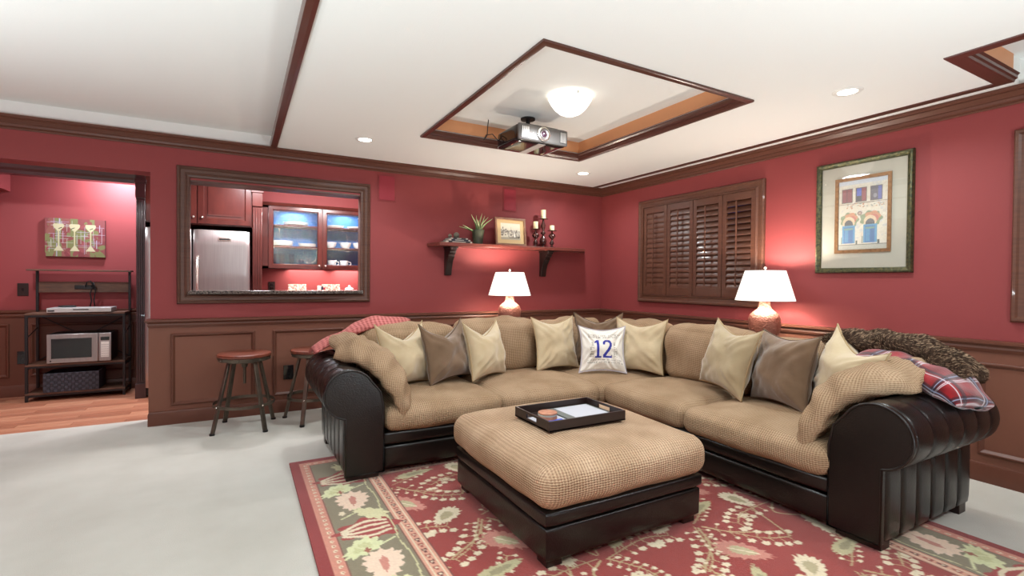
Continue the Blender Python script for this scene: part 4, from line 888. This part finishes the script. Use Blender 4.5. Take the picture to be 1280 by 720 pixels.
# borders
def ring(m0, m1, c):
    X, Y = cv.X, cv.Y; d = np.minimum(np.minimum(X, RW - X), np.minimum(Y, RH - Y)); cv.a[(d >= m0) & (d < m1)] = S(*c)[:3]
ring(0, .055, (136, 38, 36)); ring(.055, .115, (196, 130, 110)); ring(.115, .395, OL); ring(.395, .48, (206, 150, 126)); ring(.395, .402, (110, 60, 50)); ring(.473, .48, (110, 60, 50)); ring(.11, .116, (120, 70, 58)); ring(.41, .416, CRM); ring(.458, .464, CRM)
def along(fn, m, step):
    """call fn(x, y, angle) round the rug at margin m"""
    for (xa, ya, xb, yb, an) in ((m, m, m, RH - m, PI / 2), (m, RH - m, RW - m, RH - m, 0), (RW - m, RH - m, RW - m, m, -PI / 2), (RW - m, m, m, m, PI)):
        L = math.hypot(xb - xa, yb - ya); n = max(1, int(L / step))
        for k_ in range(n): t = (k_ + .5) / n; fn(xa + (xb - xa) * t, ya + (yb - ya) * t, an, k_)
def f1(x, y, an, k_): cv.ell(x, y, .012, .009, CRM, an); cv.ell(x, y, .005, .004, (150, 70, 60), an)
def f2(x, y, an, k_): cv.ell(x, y, .017, .012, DK if k_ % 2 else (150, 70, 58), an, 3, .3); cv.ell(x, y, .006, .005, CRM, an)
along(f1, .085, .045); along(f2, .437, .05)
def f3(x, y, an, k_):
    nx_, ny_ = -math.sin(an), math.cos(an); tx, ty = math.cos(an), math.sin(an)
    P = lambda u, v: (x + tx * u + nx_ * v, y + ty * u + ny_ * v)
    if k_ % 2 == 0:
        leafy(x, y, .15, .105, an + PI / 2, (150, 50, 46), None, 4)
        for q in (-.05, -.015, .02, .055): curve([P(q, -.1), P(q * 1.4, 0), P(q * .5 + .01, .11)], .02, CRM)
        leafy(*P(.17, .06), .10, .06, an + .9, (204, 206, 160), (190, 190, 140), 5); leafy(*P(-.16, -.05), .10, .05, an + 2.4, (206, 200, 156), None, 5)
    else:
        leafy(x, y, .12, .08, an + .1, (224, 196, 172), None, 7); leafy(x, y, .06, .018, an + .1, PK, None, 3)
        curve([P(-.2, -.1), P(-.15, .02), P(-.2, .11), P(-.1, .1)], .010, (206, 206, 160)); curve([P(.2, -.1), P(.14, -.02), P(.19, .09)], .009, (206, 206, 160))
        cv.ell(*P(-.14, .04), .02, .014, (150, 84, 64), an, 4, .3); cv.ell(*P(.13, .08), .024, .016, CRM, an, 5, .2); cv.ell(*P(.17, -.05), .018, .014, (150, 84, 64), an, 4, .3)
    curve([P(-.16, -.11), P(0, -.125), P(.16, -.11)], .008, (196, 190, 146))
along(f3, .255, .33)
cv.noise(.16)
RX, RY, RZ = -3.765, -1.45, .012
hz_ = rng.rand(cv.ny, cv.nx)
rg = thing('area_rug', 'red floral area rug with olive border under the sectional and ottoman', 'rug', (-2.36, -3.4, 0))
q = cv.mesh(lambda x, y: (RX + x, RY - y, RZ)); q.build('rug_pile', M['rugp'], rg)
q = MB(); q.box(RX, RX + RW, RY - RH, RY, .001, RZ - .0005); q.build('rug_edge', mat('rug_binding', S(136, 38, 36), .9), rg)

# ------------------------------------------------------------------ sectional
so = thing('sectional_sofa', 'L-shaped sectional in dark brown leather with tan chenille cushions', 'sofa', (-1.5, -1.5, 0))
FZ0 = .012
def part(q, nm, m, par=so, **k_): return q.build(nm, M[m], par, **k_)
# base rails (left run faces -y, right run faces -x)
for z0, z1, d, nm in ((.05, .195, 0, 'lower_rail'), (.2, .282, .012, 'upper_rail')):
    q = MB(); q.rbox((-3.28, -1.955 - d, z0), (-1.55, -1.90, z1), .02, 8, puff=(0, .008, 0)); part(q, nm, 'leather', angle=60)
    q = MB(); q.rbox((-1.56 - d, -3.635, z0), (-1.50, -1.93, z1), .02, 8, puff=(.008, 0, 0)); part(q, nm, 'leather', angle=60)
q = MB(); q.box(-3.28, -.66, -1.91, -1.0, .06, .27); q.box(-1.51, -.66, -3.63, -1.9, .06, .27); part(q, 'base', 'leather')
# back frames
q = MB(); q.rbox((-3.5, -1.13, .06), (-.62, -.955, .70), .07, 14, puff=(0, .01, .01)); part(q, 'back_frame', 'leather', angle=60)
q = MB(); q.rbox((-.80, -3.84, .06), (-.62, -1.0, .70), .07, 14, puff=(.01, 0, .01)); part(q, 'back_frame', 'leather', angle=60)
# arms: (u outwards, d from the front backwards)
def arm(fn, sgn):
    uc, zc, r = .20, .535, .148
    def prof(r_, inset=0):
        p = [(0 + inset, .05), (.225 - inset, .05), (.225 - inset, .395)]
        for i in range(22):
            a = R_(-78) + (R_(150) + R_(78)) * i / 21; p.append((uc + r_ * math.cos(a), zc + r_ * math.sin(a)))
        p.append((0.02, .54)); p.append((0 + inset, .44)); return p
    W3 = lambda u, z, d: fn(u, d, z)
    q = MB(); q.prism(prof(r - .004), W3, .0, .035); part(q, 'arm_front', 'leather', bevel=.006, angle=60)
    q = MB(); q.tube([fn(u, -.001, z) for u, z in prof(r - .004)], .006, 6, closed=True); part(q, 'piping', 'piping', angle=180)
    q = MB(); q.prism([(0, .05), (.205, .05), (.205, .42), (.12, .55), (0, .5)], W3, .03, .93); part(q, 'arm_core', 'leather')
    # the roll: padded segments with stitched grooves
    q = MB(); n = 96; D0, D1 = .03, .955; segs = 6; na = 30; vs = []; fs_ = []
    for i in range(n + 1):
        t = i / n; d = D0 + (D1 - D0) * t; ph = (t * segs) % 1; g = abs(math.sin(PI * ph)) ** .35; endr = 1 if t < .93 else math.sqrt(max(0, 1 - ((t - .93) / .07) ** 2)) * .35 + .65
        rr = (r - .007 + .009 * g) * endr
        for k_ in range(na): a = 2 * PI * k_ / na; p = fn(uc + rr * math.cos(a), d, zc + rr * math.sin(a)); vs.append(p)
    for i in range(n):
        for k_ in range(na): l = (k_ + 1) % na; fs_.append((i * na + k_, i * na + l, (i + 1) * na + l, (i + 1) * na + k_))
    fs_.append(tuple(range(na))); fs_.append(tuple(n * na + k_ for k_ in range(na))); q.add(vs, fs_); part(q, 'arm_roll', 'leather', angle=70)
    for i in range(6):
        d0 = .035 + i * .15; d1 = d0 + .148; a = fn(.195, d0, .055); c = fn(.228, d1, .43)
        lo = [min(a[k_], c[k_]) for k_ in range(3)]; hi = [max(a[k_], c[k_]) for k_ in range(3)]
        q = MB(); pf = (0, .006, 0) if sgn else (.006, 0, 0); q.rbox(lo, hi, .016, 7, puff=pf); part(q, 'side_panel', 'leather', angle=60)
    for d in (.03, .84):
        q = MB(); a = fn(.02, d, FZ0); c = fn(.215, d + .08, .06); q.box(min(a[0], c[0]), max(a[0], c[0]), min(a[1], c[1]), max(a[1], c[1]), FZ0 if d < .1 else 0.0, .06); part(q, 'foot', 'espresso', bevel=.004)
LA = lambda u, d, z: (-3.28 - u, -1.97 + d, z)
RA = lambda u, d, z: (-1.555 + d, -3.635 - u, z)
arm(LA, 0); arm(RA, 1)
# seat cushions
def seat(lo, hi, sd, crown=.035): q = MB(); q.rbox(lo, hi, .07, 16, puff=(.012, .02, crown), nz=.012, seed=sd, fs_=5); return part(q, 'seat_cushion', 'chenille', angle=180)
seat((-3.27, -1.99, .27), (-2.45, -1.12, .435), 1); seat((-2.455, -1.99, .27), (-1.60, -1.12, .44), 2)
seat((-1.62, -2.0, .265), (-.80, -1.12, .43), 3, .03)
seat((-1.60, -2.76, .265), (-.78, -1.98, .44), 4); seat((-1.60, -3.64, .265), (-.78, -2.755, .435), 5)
# back cushions
def backc(lo, hi, sd, pf): q = MB(); q.rbox(lo, hi, .085, 16, puff=pf, nz=.03, seed=sd, fs_=6); return part(q, 'back_cushion', 'chenille', angle=180)
backc((-3.28, -1.30, .44), (-2.5, -1.05, .86), 11, (0, .02, .02)); backc((-2.49, -1.30, .44), (-1.72, -1.05, .885), 12, (0, .03, .02)); backc((-1.70, -1.30, .44), (-1.0, -1.05, .86), 13, (0, .02, .02))
backc((-1.0, -1.98, .44), (-.74, -1.2, .86), 14, (.02, 0, .02)); backc((-1.0, -2.80, .44), (-.74, -2.0, .86), 15, (.03, 0, .02)); backc((-1.0, -3.62, .44), (-.74, -2.81, .84), 16, (.02, 0, .02))
# loose pads draped over the arms
def armpad(fn, sd):
    net = [[(-.13, -.02, .33), (-.15, .14, .37), (-.15, .35, .43), (-.12, .60, .46)],
           [(-.09, -.03, .46), (-.12, .14, .55), (-.12, .36, .58), (-.10, .66, .60)],
           [(.00, .02, .60), (-.03, .18, .70), (-.03, .42, .72), (-.01, .74, .73)],
           [(.11, .13, .695), (.09, .27, .755), (.09, .5, .775), (.11, .80, .775)],
           [(.25, .30, .715), (.22, .40, .75), (.22, .6, .765), (.22, .86, .765)]]
    net = [[fn(*p) for p in r] for r in net]
    q = netpad(net, .13, 44, 34, .42, nz=.03, fr=9, seed=sd, wr=.012, wrn=20); return part(q, 'arm_pad', 'chenille', angle=180)
armpad(LA, 1); armpad(RA, 4)

# ------------------------------------------------------------------ throw pillows
def pillow(name, label, cx, cy, zb, sz, yaw, lean_, m, mp, thick=.17, roll=0, chop=.05, seed=0, flange=False, canvas=None, sq=1.0, group='throw pillows on the sectional'):
    n = 30 if canvas is None else 130
    w_, h = sz, sz * sq
    def edge(u, v):
        k_ = .13; x = w_ / 2 * u * (1 - k_ * (1 - v * v)); z = h / 2 * v * (1 - k_ * (1 - u * u))
        if v > 0: z -= chop * (1 - abs(u) ** 1.5) * v * v
        return x, z
    cr_, sn = math.cos(R_(roll)), math.sin(R_(roll))
    rot = Matrix.Rotation(R_(yaw), 3, 'Z') @ Matrix.Rotation(R_(-lean_), 3, 'X')
    zlow = 0
    def tr(x, y, z):
        x2, z2 = x * cr_ - z * sn, x * sn + z * cr_
        return rot @ Vector((x2, y, z2 + h / 2))
    def P(u, v, side):
        x, z = edge(u, v); pr = max(0, (1 - abs(u) ** 2.2) * (1 - abs(v) ** 2.2)) ** .54
        y = -side * thick / 2 * pr
        f_ = noise.noise(Vector((x * 7 + seed * 5, side * 3, z * 7 + seed))) * .028 + noise.noise(Vector((x * 14 + seed, side, z * 14 + seed))) * .012
        # creases running in from the corners
        a = abs(u * v); f_ += .014 * math.sin(15 * (u - v * (1 if u * v > 0 else -1)) + seed + 3 * noise.noise(Vector((u * 2, v * 2, seed)))) * a * (1 - a) * 2.5
        f_ += -.03 * math.exp(-((u + .1 * math.sin(seed * 7) + .15 * v) / .13) ** 2) * max(0, v) ** 1.5 * (chop / .1)
        return tr(x, y + f_ * (pr ** .7) * -side, z)
    b = MB(); top = {}; cols = []
    for side in (1, -1):
        T = {}
        for j in range(n + 1):
            for i in range(n + 1):
                u, v = 2 * i / n - 1, 2 * j / n - 1; u = math.sin(u * PI / 2) * .6 + u * .4; v = math.sin(v * PI / 2) * .6 + v * .4
                if side == -1 and (i in (0, n) or j in (0, n)): T[i, j] = top[i, j]; continue
                b.v.append(P(u, v, side)); T[i, j] = len(b.v) - 1
                if canvas is not None:
                    if side == 1: cols.append(tuple(canvas.a[min(canvas.ny - 1, int((v + 1) / 2 * (canvas.ny - 1))), min(canvas.nx - 1, int((u + 1) / 2 * (canvas.nx - 1)))]) + (1,))
                    else: cols.append(S(220, 214, 206))
        if side == 1: top = T
        for i in range(n):
            for j in range(n):
                q_ = (T[i, j], T[i + 1, j], T[i + 1, j + 1], T[i, j + 1]); b.f.append(q_ if side == 1 else tuple(reversed(q_)))
    if canvas is not None: b.col = np.array(cols)
    rim = []
    for k_ in range(60):
        t = 4 * k_ / 60; s_, f_ = int(t), t % 1; e = 2 * f_ - 1
        u, v = ((e, -1), (1, e), (-e, 1), (-1, -e))[s_]; x, z = edge(u, v)
        if flange: x *= 1.06; z *= 1.06
        rim.append(tr(x, 0, z))
    mz = min(p[2] for p in b.v); off = Vector((cx, cy, zb - mz))
    b.v = [tuple(Vector(p) + off) for p in b.v]; rim = [p + off for p in rim]
    t = thing(name, label, 'pillow', (cx, cy, zb), group)
    b.build('cover', M[m], t, angle=180)
    q = MB()
    if flange:
        n2 = len(rim); inn = [tr(*(lambda e: (e[0] * .94, 0, e[1] * .94))(edge(*(((2 * ((4 * k_ / 60) % 1) - 1, -1), (1, 2 * ((4 * k_ / 60) % 1) - 1), (1 - 2 * ((4 * k_ / 60) % 1), 1), (-1, 1 - 2 * ((4 * k_ / 60) % 1)))[int(4 * k_ / 60)])))) + off for k_ in range(60)]
        ft = rot @ Vector((0, .003, 0)); vs = []
        for k_ in range(60):
            wob = rot @ Vector((0, .006 * math.sin(k_ * 1.3), 0)); vs += [rim[k_] + ft + wob, rim[k_] - ft + wob, inn[k_] + ft, inn[k_] - ft]
        fs_ = []
        for k_ in range(60):
            l = (k_ + 1) % 60
            for a, c in ((0, 1), (1, 3), (3, 2), (2, 0)): fs_.append((k_ * 4 + a, l * 4 + a, l * 4 + c, k_ * 4 + c))
        q.add(vs, fs_); q.build('flange', M[mp], t, angle=60)
    else:
        q.tube(rim, .0055, 6, closed=True); q.build('piping', M[mp], t, angle=180)
    return t
ZSt = .462
pillow('throw_pillow', 'cream suede pillow next to the left arm, first from left', -2.98, -1.52, ZSt, .46, 26, 14, 'suede', 'suede_piping', seed=1, chop=.11, thick=.23)
pillow('throw_pillow', 'brown taupe suede pillow between two cream pillows on the left run', -2.67, -1.54, ZSt, .45, 24, 13, 'taupe', 'taupe_piping', seed=2, chop=.11, thick=.22, roll=3)
pillow('throw_pillow', 'cream suede pillow right of the left brown pillow', -2.33, -1.51, ZSt, .45, 28, 13, 'suede', 'suede_piping', seed=3, chop=.10, thick=.23)
pillow('throw_pillow', 'cream suede pillow directly left of the number pillow', -1.64, -1.45, ZSt, .46, 4, 12, 'suede', 'suede_piping', seed=4, chop=.04, thick=.15)
pillow('throw_pillow', 'brown taupe pillow peeking up behind the number pillow in the corner', -1.20, -1.45, ZSt + .03, .45, -32, 8, 'taupe', 'taupe_piping', seed=5, chop=.07, thick=.13)
pillow('throw_pillow', 'cream suede pillow directly right of the number pillow', -1.13, -1.86, ZSt, .46, -66, 12, 'suede', 'suede_piping', seed=6, chop=.05, thick=.15)
# number pillow print
cv = Canvas(.40, .40, .0031, (228, 222, 212)); BL = (44, 48, 150); GR = (132, 126, 112)
cv.poly([(.115, .11), (.175, .11), (.175, .127), (.158, .127), (.158, .285), (.135, .285), (.112, .262), (.112, .25), (.133, .255), (.133, .127), (.115, .127)], BL)
cv.poly([(.190, .11), (.280, .11), (.280, .137), (.277, .137), (.274, .130), (.222, .130), (.268, .192), (.281, .225), (.281, .25), (.264, .278), (.248, .285), (.215, .285), (.198, .272), (.190, .252), (.190, .236), (.212, .236), (.212, .25), (.220, .264), (.240, .265), (.254, .254), (.256, .228), (.244, .200), (.190, .132)], BL)
for i, (s_, px) in enumerate((('EMERALD CITY FOOTBALL', .0024), ('DOWNTOWN WATERFRONT', .0024))): cv.text(.06, .325 - i * .022, s_, px, GR)
for i, s_ in enumerate(('PIONEER SQUARE RAINIER TOWN', 'SEATTLE 47.63 N 122.33 W')): cv.text(.05, .082 - i * .026, s_, .0020 if i == 0 else .0023, (112, 108, 98))
for x in (.066, .086): cv.text(x, .12, 'LAKE UNION' if x > .07 else 'BALLARD', .0024, GR, True)
for x in (.300, .320): cv.text(x, .12, 'FREMONT' if x > .31 else 'QUEEN ANNE', .0024, GR, True)
pillow('number_pillow', 'white pillow with blue number 12 and grey lettering in the corner', -1.39, -1.74, ZSt, .385, -31, 13, 'clothp', 'grey_piping', seed=0.5, chop=.015, flange=True, canvas=cv, thick=.13)
pillow('throw_pillow', 'putty suede pillow left of the right brown pillow', -1.19, -2.74, ZSt, .47, -106, 14, 'sage', 'suede_piping', seed=7, chop=.05, roll=-6, thick=.22)
pillow('throw_pillow', 'brown taupe suede pillow on right run between putty and cream pillows', -1.14, -3.10, ZSt, .46, -106, 12, 'taupe', 'taupe_piping', seed=8, chop=.02, thick=.23)
pillow('throw_pillow', 'cream suede pillow against the right arm under the throws', -1.12, -3.46, ZSt - .01, .44, -118, 10, 'suede', 'suede_piping', seed=9, chop=.07, thick=.23, roll=-15)

# ------------------------------------------------------------------ throws
def plaid(u, v, side):
    if side == -1: return S(226, 216, 200)
    c = np.array(S(140, 18, 26)[:3]) * (.8 + .6 * noise.noise(Vector((u * 9, v * 9, 0)))); x, y = u * 4.2 + .1, v * 6.0
    for t in (x, y):
        f_ = t % 1
        if f_ < .22: c = c * .3 + np.array(S(20, 26, 40)[:3]) * .5
        if .24 < f_ < .275 or .32 < f_ < .355: c = np.array(S(196, 184, 190)[:3])
        if .09 < f_ < .12: c = np.array(S(140, 150, 176)[:3]) * .9
    return (c[0], c[1], c[2], 1)
# rolled plaid blanket lying along the right arm, towards the wall
P_ = spline([(-1.06, -3.70, .78), (-.98, -3.84, .775), (-.90, -3.96, .735), (-.86, -4.06, .66)], 10)
t = thing('plaid_blanket', 'folded red plaid blanket with cream lining on the right arm', 'blanket', (-.9, -3.8, .68))
def rollpad(path, wdir, W_, H_, colfn=None, nz=0, seed=0, na=40, n=60, fold=0, fr=9):
    pts = spline(path, n); b = MB(); cols = []; wd = Vector(wdir).normalized()
    for i, p in enumerate(pts):
        tt = i / n; tg = (pts[min(i + 1, n)] - pts[max(i - 1, 0)]).normalized(); w2 = (wd - tg * wd.dot(tg)).normalized(); up = tg.cross(w2); 
        if up.z < 0: up = -up
        e = (max(0, 1 - abs(2 * tt - 1) ** 6)) ** .5; e = max(e, .03)
        for k_ in range(na):
            a = 2 * PI * k_ / na; ca, sa = math.cos(a), math.sin(a)
            x = math.copysign(abs(ca) ** .75, ca) * W_ / 2 * (.85 + .15 * e); y = math.copysign(abs(sa) ** .75, sa) * H_ / 2 * e
            q_ = p + w2 * x + up * y; f_ = nz * noise.noise(q_ * fr + Vector((seed, 0, 0))); q_ = q_ + (w2 * ca + up * sa) * f_
            if fold: q_ += (up * sa + w2 * ca) * (-fold * max(0, math.cos(a) - .86) * 6)
            b.v.append(tuple(q_))
            if colfn: cols.append(colfn(tt, k_ / na, 1))
    for i in range(n):
        for k_ in range(na): l = (k_ + 1) % na; b.f.append((i * na + k_, i * na + l, (i + 1) * na + l, (i + 1) * na + k_))
    b.f.append(tuple(reversed(range(na)))); b.f.append(tuple(n * na + k_ for k_ in range(na)))
    if colfn: b.col = np.array(cols)
    return b
q = rollpad([(-1.0, -3.50, .80), (-1.00, -3.62, .795), (-1.0, -3.78, .77), (-1.0, -3.92, .715), (-1.02, -4.0, .64)], (1, 0, 0), .32, .12, plaid, nz=.03, seed=2, fold=.03, n=130, na=110); q.build('blanket_roll', M['clothp'], t, angle=180)
q = rollpad([(-1.17, -3.50, .755), (-1.175, -3.56, .765), (-1.18, -3.64, .75)], (1, 0, 0), .06, .06, nz=.01, n=20, na=16); q.build('lining_fold', M['sherpa'], t, angle=180)
t = thing('fur_throw', 'folded brown faux fur throw on top of the plaid blanket', 'blanket', (-.8, -3.6, .75))
q = rollpad([(-.86, -3.28, .855), (-.84, -3.45, .885), (-.82, -3.66, .865), (-.80, -3.82, .81), (-.80, -3.93, .74)], (1, 0, -.15), .34, .13, nz=.06, seed=6, fr=7, n=70, na=60); fb = q.build('hide', M['fur'], t, angle=180)
for mm, nh, sd_ in (('fur', 9000, 1), ('fur2', 3500, 2)):
    rr = random.Random(sd_); h = MB(); me_ = fb.data; off_ = Vector(t.location); pl_ = [p for p in me_.polygons]
    for _ in range(nh):
        p = pl_[rr.randrange(len(pl_))]; c = p.center + off_; nn = p.normal; jit = Vector((rr.uniform(-1, 1), rr.uniform(-1, 1), rr.uniform(-1, 1)))
        c = c + (jit - nn * jit.dot(nn)) * .006; flow = Vector((.35, -.8, -.3)) + Vector((1, 1, 1)) * noise.noise(c * 9) * .9 + jit * .35; flow = (flow - nn * flow.dot(nn)); 
        d = (flow.normalized() * .85 + nn * .45) * rr.uniform(.014, .026); sd2 = nn.cross(flow).normalized() * .0013
        h.add([c - sd2, c + sd2, c + d * .6 + nn * .002, c + d], [(0, 1, 2), (0, 2, 3), (1, 3, 2)])
    h.build('fur_pile', M[mm], t, kind='stuff', angle=180)
q = netpad([[(-3.60, -1.35, .70), (-3.40, -1.30, .80), (-3.15, -1.25, .86), (-2.88, -1.22, .86)], [(-3.60, -1.15, .72), (-3.42, -1.12, .80), (-3.15, -1.10, .905), (-2.85, -1.10, .905)], [(-3.60, -.98, .66), (-3.42, -.96, .74), (-3.15, -.95, .84), (-2.88, -.95, .85)]], .05, 20, 24, .5, nz=.02, seed=3)
props(q.build('pink_quilt', M['pinkb'], angle=180), 'pink woven quilt draped over the left back corner of the sofa', 'blanket')

# ------------------------------------------------------------------ ottoman
ot = thing('ottoman', 'large square ottoman, tan woven top on dark leather base', 'ottoman', (-2.48, -2.8, FZ0))
ox0, ox1, oy0, oy1 = -2.945, -2.015, -3.27, -2.32
q = MB(); q.rbox((ox0, oy0, .045), (ox1, oy1, .19), .015, 12, puff=(.006, .006, 0), nz=.003); q.build('base', M['leather'], ot, angle=60)
q = MB(); q.rbox((ox0 - .008, oy0 - .008, .192), (ox1 + .008, oy1 + .008, .262), .02, 12, puff=(.004, .004, 0)); q.build('upper_band', M['leather'], ot, angle=60)
q = MB(); q.rbox((ox0 - .035, oy0 - .035, .252), (ox1 + .035, oy1 + .035, .452), .085, 22, puff=(.012, .012, .035), nz=.008, fs_=5); q.build('top_cushion', M['chenille_big'], ot, angle=180)
for x in (ox0 + .02, ox1 - .1):
    for y in (oy0 + .02, oy1 - .1): q = MB(); q.box(x, x + .08, y, y + .08, FZ0, .05); q.build('foot', M['espresso'], ot, bevel=.004)
# serving tray with contents
tx0, tx1, ty0, ty1, tz = -2.745, -2.262, -2.985, -2.650, .487
tr_ = thing('serving_tray', 'rectangular espresso wood tray with cut-out handles on the ottoman', 'tray', (-2.5, -2.82, tz))
q = MB(); q.box(tx0, tx1, ty0, ty1, tz, tz + .008); q.build('bottom', M['espresso'], tr_)
hh = .052
for y in (ty0, ty1 - .01): q = MB(); q.box(tx0, tx1, y, y + .01, tz, tz + hh); q.build('side', M['espresso'], tr_, bevel=.0015)
for x in (tx0, tx1 - .01):
    ym = (ty0 + ty1) / 2; q = MB(); q.box(x, x + .01, ty0 + .01, ym - .05, tz, tz + hh); q.box(x, x + .01, ym + .05, ty1 - .01, tz, tz + hh); q.box(x, x + .01, ym - .05, ym + .05, tz, tz + .018); q.box(x, x + .01, ym - .05, ym + .05, tz + .04, tz + hh); q.build('handle_side', M['espresso'], tr_, bevel=.001)
z_ = tz + .0085
t = thing('picture_book', 'flat grey bordered book with pale sheet in the tray right half', 'book', (tx0 + .33, ty0 + .17, z_))
q = MB(); q.box(tx0 + .19, tx1 - .012, ty0 + .014, ty1 - .014, z_, z_ + .010); q.build('cover', M['greyc'], t, bevel=.002)
q = MB(); q.box(tx0 + .235, tx1 - .03, ty0 + .03, ty1 - .03, z_ + .009, z_ + .0115); q.build('sheet', M['paper'], t)
q = MB(); q.box(tx0 + .014, tx0 + .186, ty0 + .014, ty1 - .10, z_, z_ + .004); props(q.build('postcard', M['paper'], bevel=.001), 'white card under the blue card in the tray', 'card')
q = MB(); q.box(tx0 + .06, tx0 + .165, ty0 + .045, ty0 + .135, z_ + .0045, z_ + .007); props(q.build('postcard', M['bluec'], bevel=.0005), 'bright blue printed card in the tray front left', 'card')
for i in range(4):
    q = MB(); q.lathe((tx0 + .105 + .001 * (i % 2), ty1 - .16, z_ + .0045 + i * .009), [(.048, 0), (.05, .001), (.05, .007), (.048, .008), (0, .008)], 28)
    props(q.build('coaster', M['cork'] if i != 2 else M['matc'], angle=40), 'round wooden coaster, %s of the stack in the tray' % ('lowest', 'second', 'third', 'topmost')[i], 'coaster', 'coasters stacked in the tray')

# ------------------------------------------------------------------ lamps on end tables
def lamp(x, y, zt, lb, tlb):
    tb = thing('end_table', tlb, 'table', (x, y, 0), 'end tables behind the sectional')
    q = MB(); q.lathe((x, y, zt - .03), [(.0, 0), (.19, 0), (.20, .01), (.20, .025), (.19, .03), (0, .03)], 28); q.build('table_top', M['espresso'], tb, angle=40)
    for a in (.78, 2.36, 3.93, 5.5):
        q = MB(); q.cyl((x + .15 * math.cos(a), y + .15 * math.sin(a), 0), (x + .12 * math.cos(a), y + .12 * math.sin(a), zt - .03), .012, .018, 10); q.build('leg', M['espresso'], tb)
    t = thing('table_lamp', lb, 'lamp', (x, y, zt), 'copper table lamps')
    q = MB(); q.lathe((x, y, zt), [(.075, 0), (.08, .012), (.09, .03), (.112, .09), (.12, .15), (.119, .19), (.105, .225), (.075, .25), (.052, .268), (.044, .29), (.040, .325), (.044, .335), (0, .335)], 36); q.build('body', M['copper'], t, angle=50)
    q = MB(); q.cyl((x, y, zt + .33), (x, y, zt + .60), .006, n=8); q.sphere((x, y, zt + .60), .012, 10); q.build('harp_and_finial', M['chrome'], t)
    z0_, z1_ = zt + .335, zt + .575
    q = MB(); q.lathe((x, y, 0), [(.222, z0_), (.150, z1_), (.147, z1_), (.219, z0_)], 40, False); q.add([], [])
    nn = 40; q.f += [(i * 4 + 3, ((i + 1) % nn) * 4 + 3, ((i + 1) % nn) * 4, i * 4) for i in range(nn)]
    q.build('shade', M['shade'], t, angle=60)
    q = MB(); q.sphere((x, y, zt + .44), .03, 12); q.build('bulb', emit('lit_bulb', (1, .9, .75, 1), 2), t, angle=180)
    point('lamp_bulb', (x, y, zt + .52), SHADE_W, (1, .9, .78), .03)
lamp(-1.58, -.45, .735, 'copper ceramic table lamp with white shade by the back wall', 'dark round end table behind the left run, under a lamp')
lamp(-.33, -2.47, .745, 'copper ceramic table lamp with white shade beside the shuttered window', 'dark round end table behind the right run, under a lamp')

# ------------------------------------------------------------------ bar stools
def stool(x, y, rz, lb):
    t = thing('bar_stool', lb, 'stool', (0, 0, 0), 'bar stools under the pass-through'); s_ = .615
    q = MB(); q.lathe((0, 0, s_ - .035), [(.0, 0), (.185, 0), (.197, .006), (.2, .016), (.197, .028), (.18, .034), (.08, .028), (0, .026)], 40); q.build('seat', M['seatwood'], t, angle=50)
    q = MB(); q.lathe((0, 0, s_ - .06), [(.17, 0), (.19, 0), (.194, .026), (.17, .026)], 40, False)
    q.box(-.17, .17, -.02, .02, s_ - .06, s_ - .052); q.box(-.02, .02, -.17, .17, s_ - .06, s_ - .052); q.build('seat_ring', M['gunmetal'], t, angle=40)
    for i in range(8):
        a = i * PI / 4; q = MB(); q.sphere((.196 * math.cos(a), .196 * math.sin(a), s_ - .048), .006, 8); q.build('rivet', M['gunmetal'], t, angle=180)
    q = MB(); q.cyl((0, 0, .36), (0, 0, s_ - .055), .011, n=12)
    q.lathe((0, 0, s_ - .12), [(.02, 0), (.024, .01), (.024, .05), (.02, .06)], 16)
    q.build('screw_post', M['gunmetal'], t)
    q = MB(); q.box(-.105, .105, -.105, .105, s_ - .078, s_ - .066); q.build('swivel_plate', M['gunmetal'], t, bevel=.004)
    for sx in (-1, 1):
        for sy in (-1, 1):
            q = MB(); a = Vector((sx * .095, sy * .095, s_ - .075)); c = Vector((sx * .185, sy * .185, .012)); d = (c - a).normalized(); h = .012
            u_ = d.cross(Vector((0, 0, 1))).normalized() * .016; v_ = d.cross(u_).normalized() * .010
            q.add([a + u_ + v_, a - u_ + v_, a - u_ - v_, a + u_ - v_, c + u_ + v_, c - u_ + v_, c - u_ - v_, c + u_ - v_], [(0, 1, 2, 3), (7, 6, 5, 4), (0, 4, 5, 1), (1, 5, 6, 2), (2, 6, 7, 3), (3, 7, 4, 0)])
            lg = q.build('leg', M['gunmetal'], t, bevel=.003)
            q = MB(); q.cyl((sx * .187, sy * .187, 0), (sx * .187, sy * .187, .014), .02, n=12); q.build('foot_pad', M['blackm'], lg)
            q = MB(); pm_ = a + (c - a) * ((s_ - .075 - .205) / (s_ - .087)); q.sphere((pm_.x + sx * .012, pm_.y + sy * .012, .205), .007, 8); q.build('bolt', M['chrome'], lg, angle=180)
    q = MB(); n = 48; r = .222; prof = [(r, .193), (r + .004, .193), (r + .004, .217), (r, .217)]; q.lathe((0, 0, 0), prof + [prof[0]], n, False); q.build('foot_ring', M['gunmetal'], t, angle=30)
    t.location = (x, y, 0); t.rotation_euler = (0, 0, rz); t['label'] = lb; return t
s1 = stool(-4.014, -.375, R_(-12), 'metal bar stool with round wood seat, nearer the opening')
s2 = copy_tree(s1); s2.location = (-3.47, -.36, 0); s2.rotation_euler = (0, 0, R_(16)); s2['label'] = 'metal bar stool with round wood seat, partly hidden behind the sofa arm'
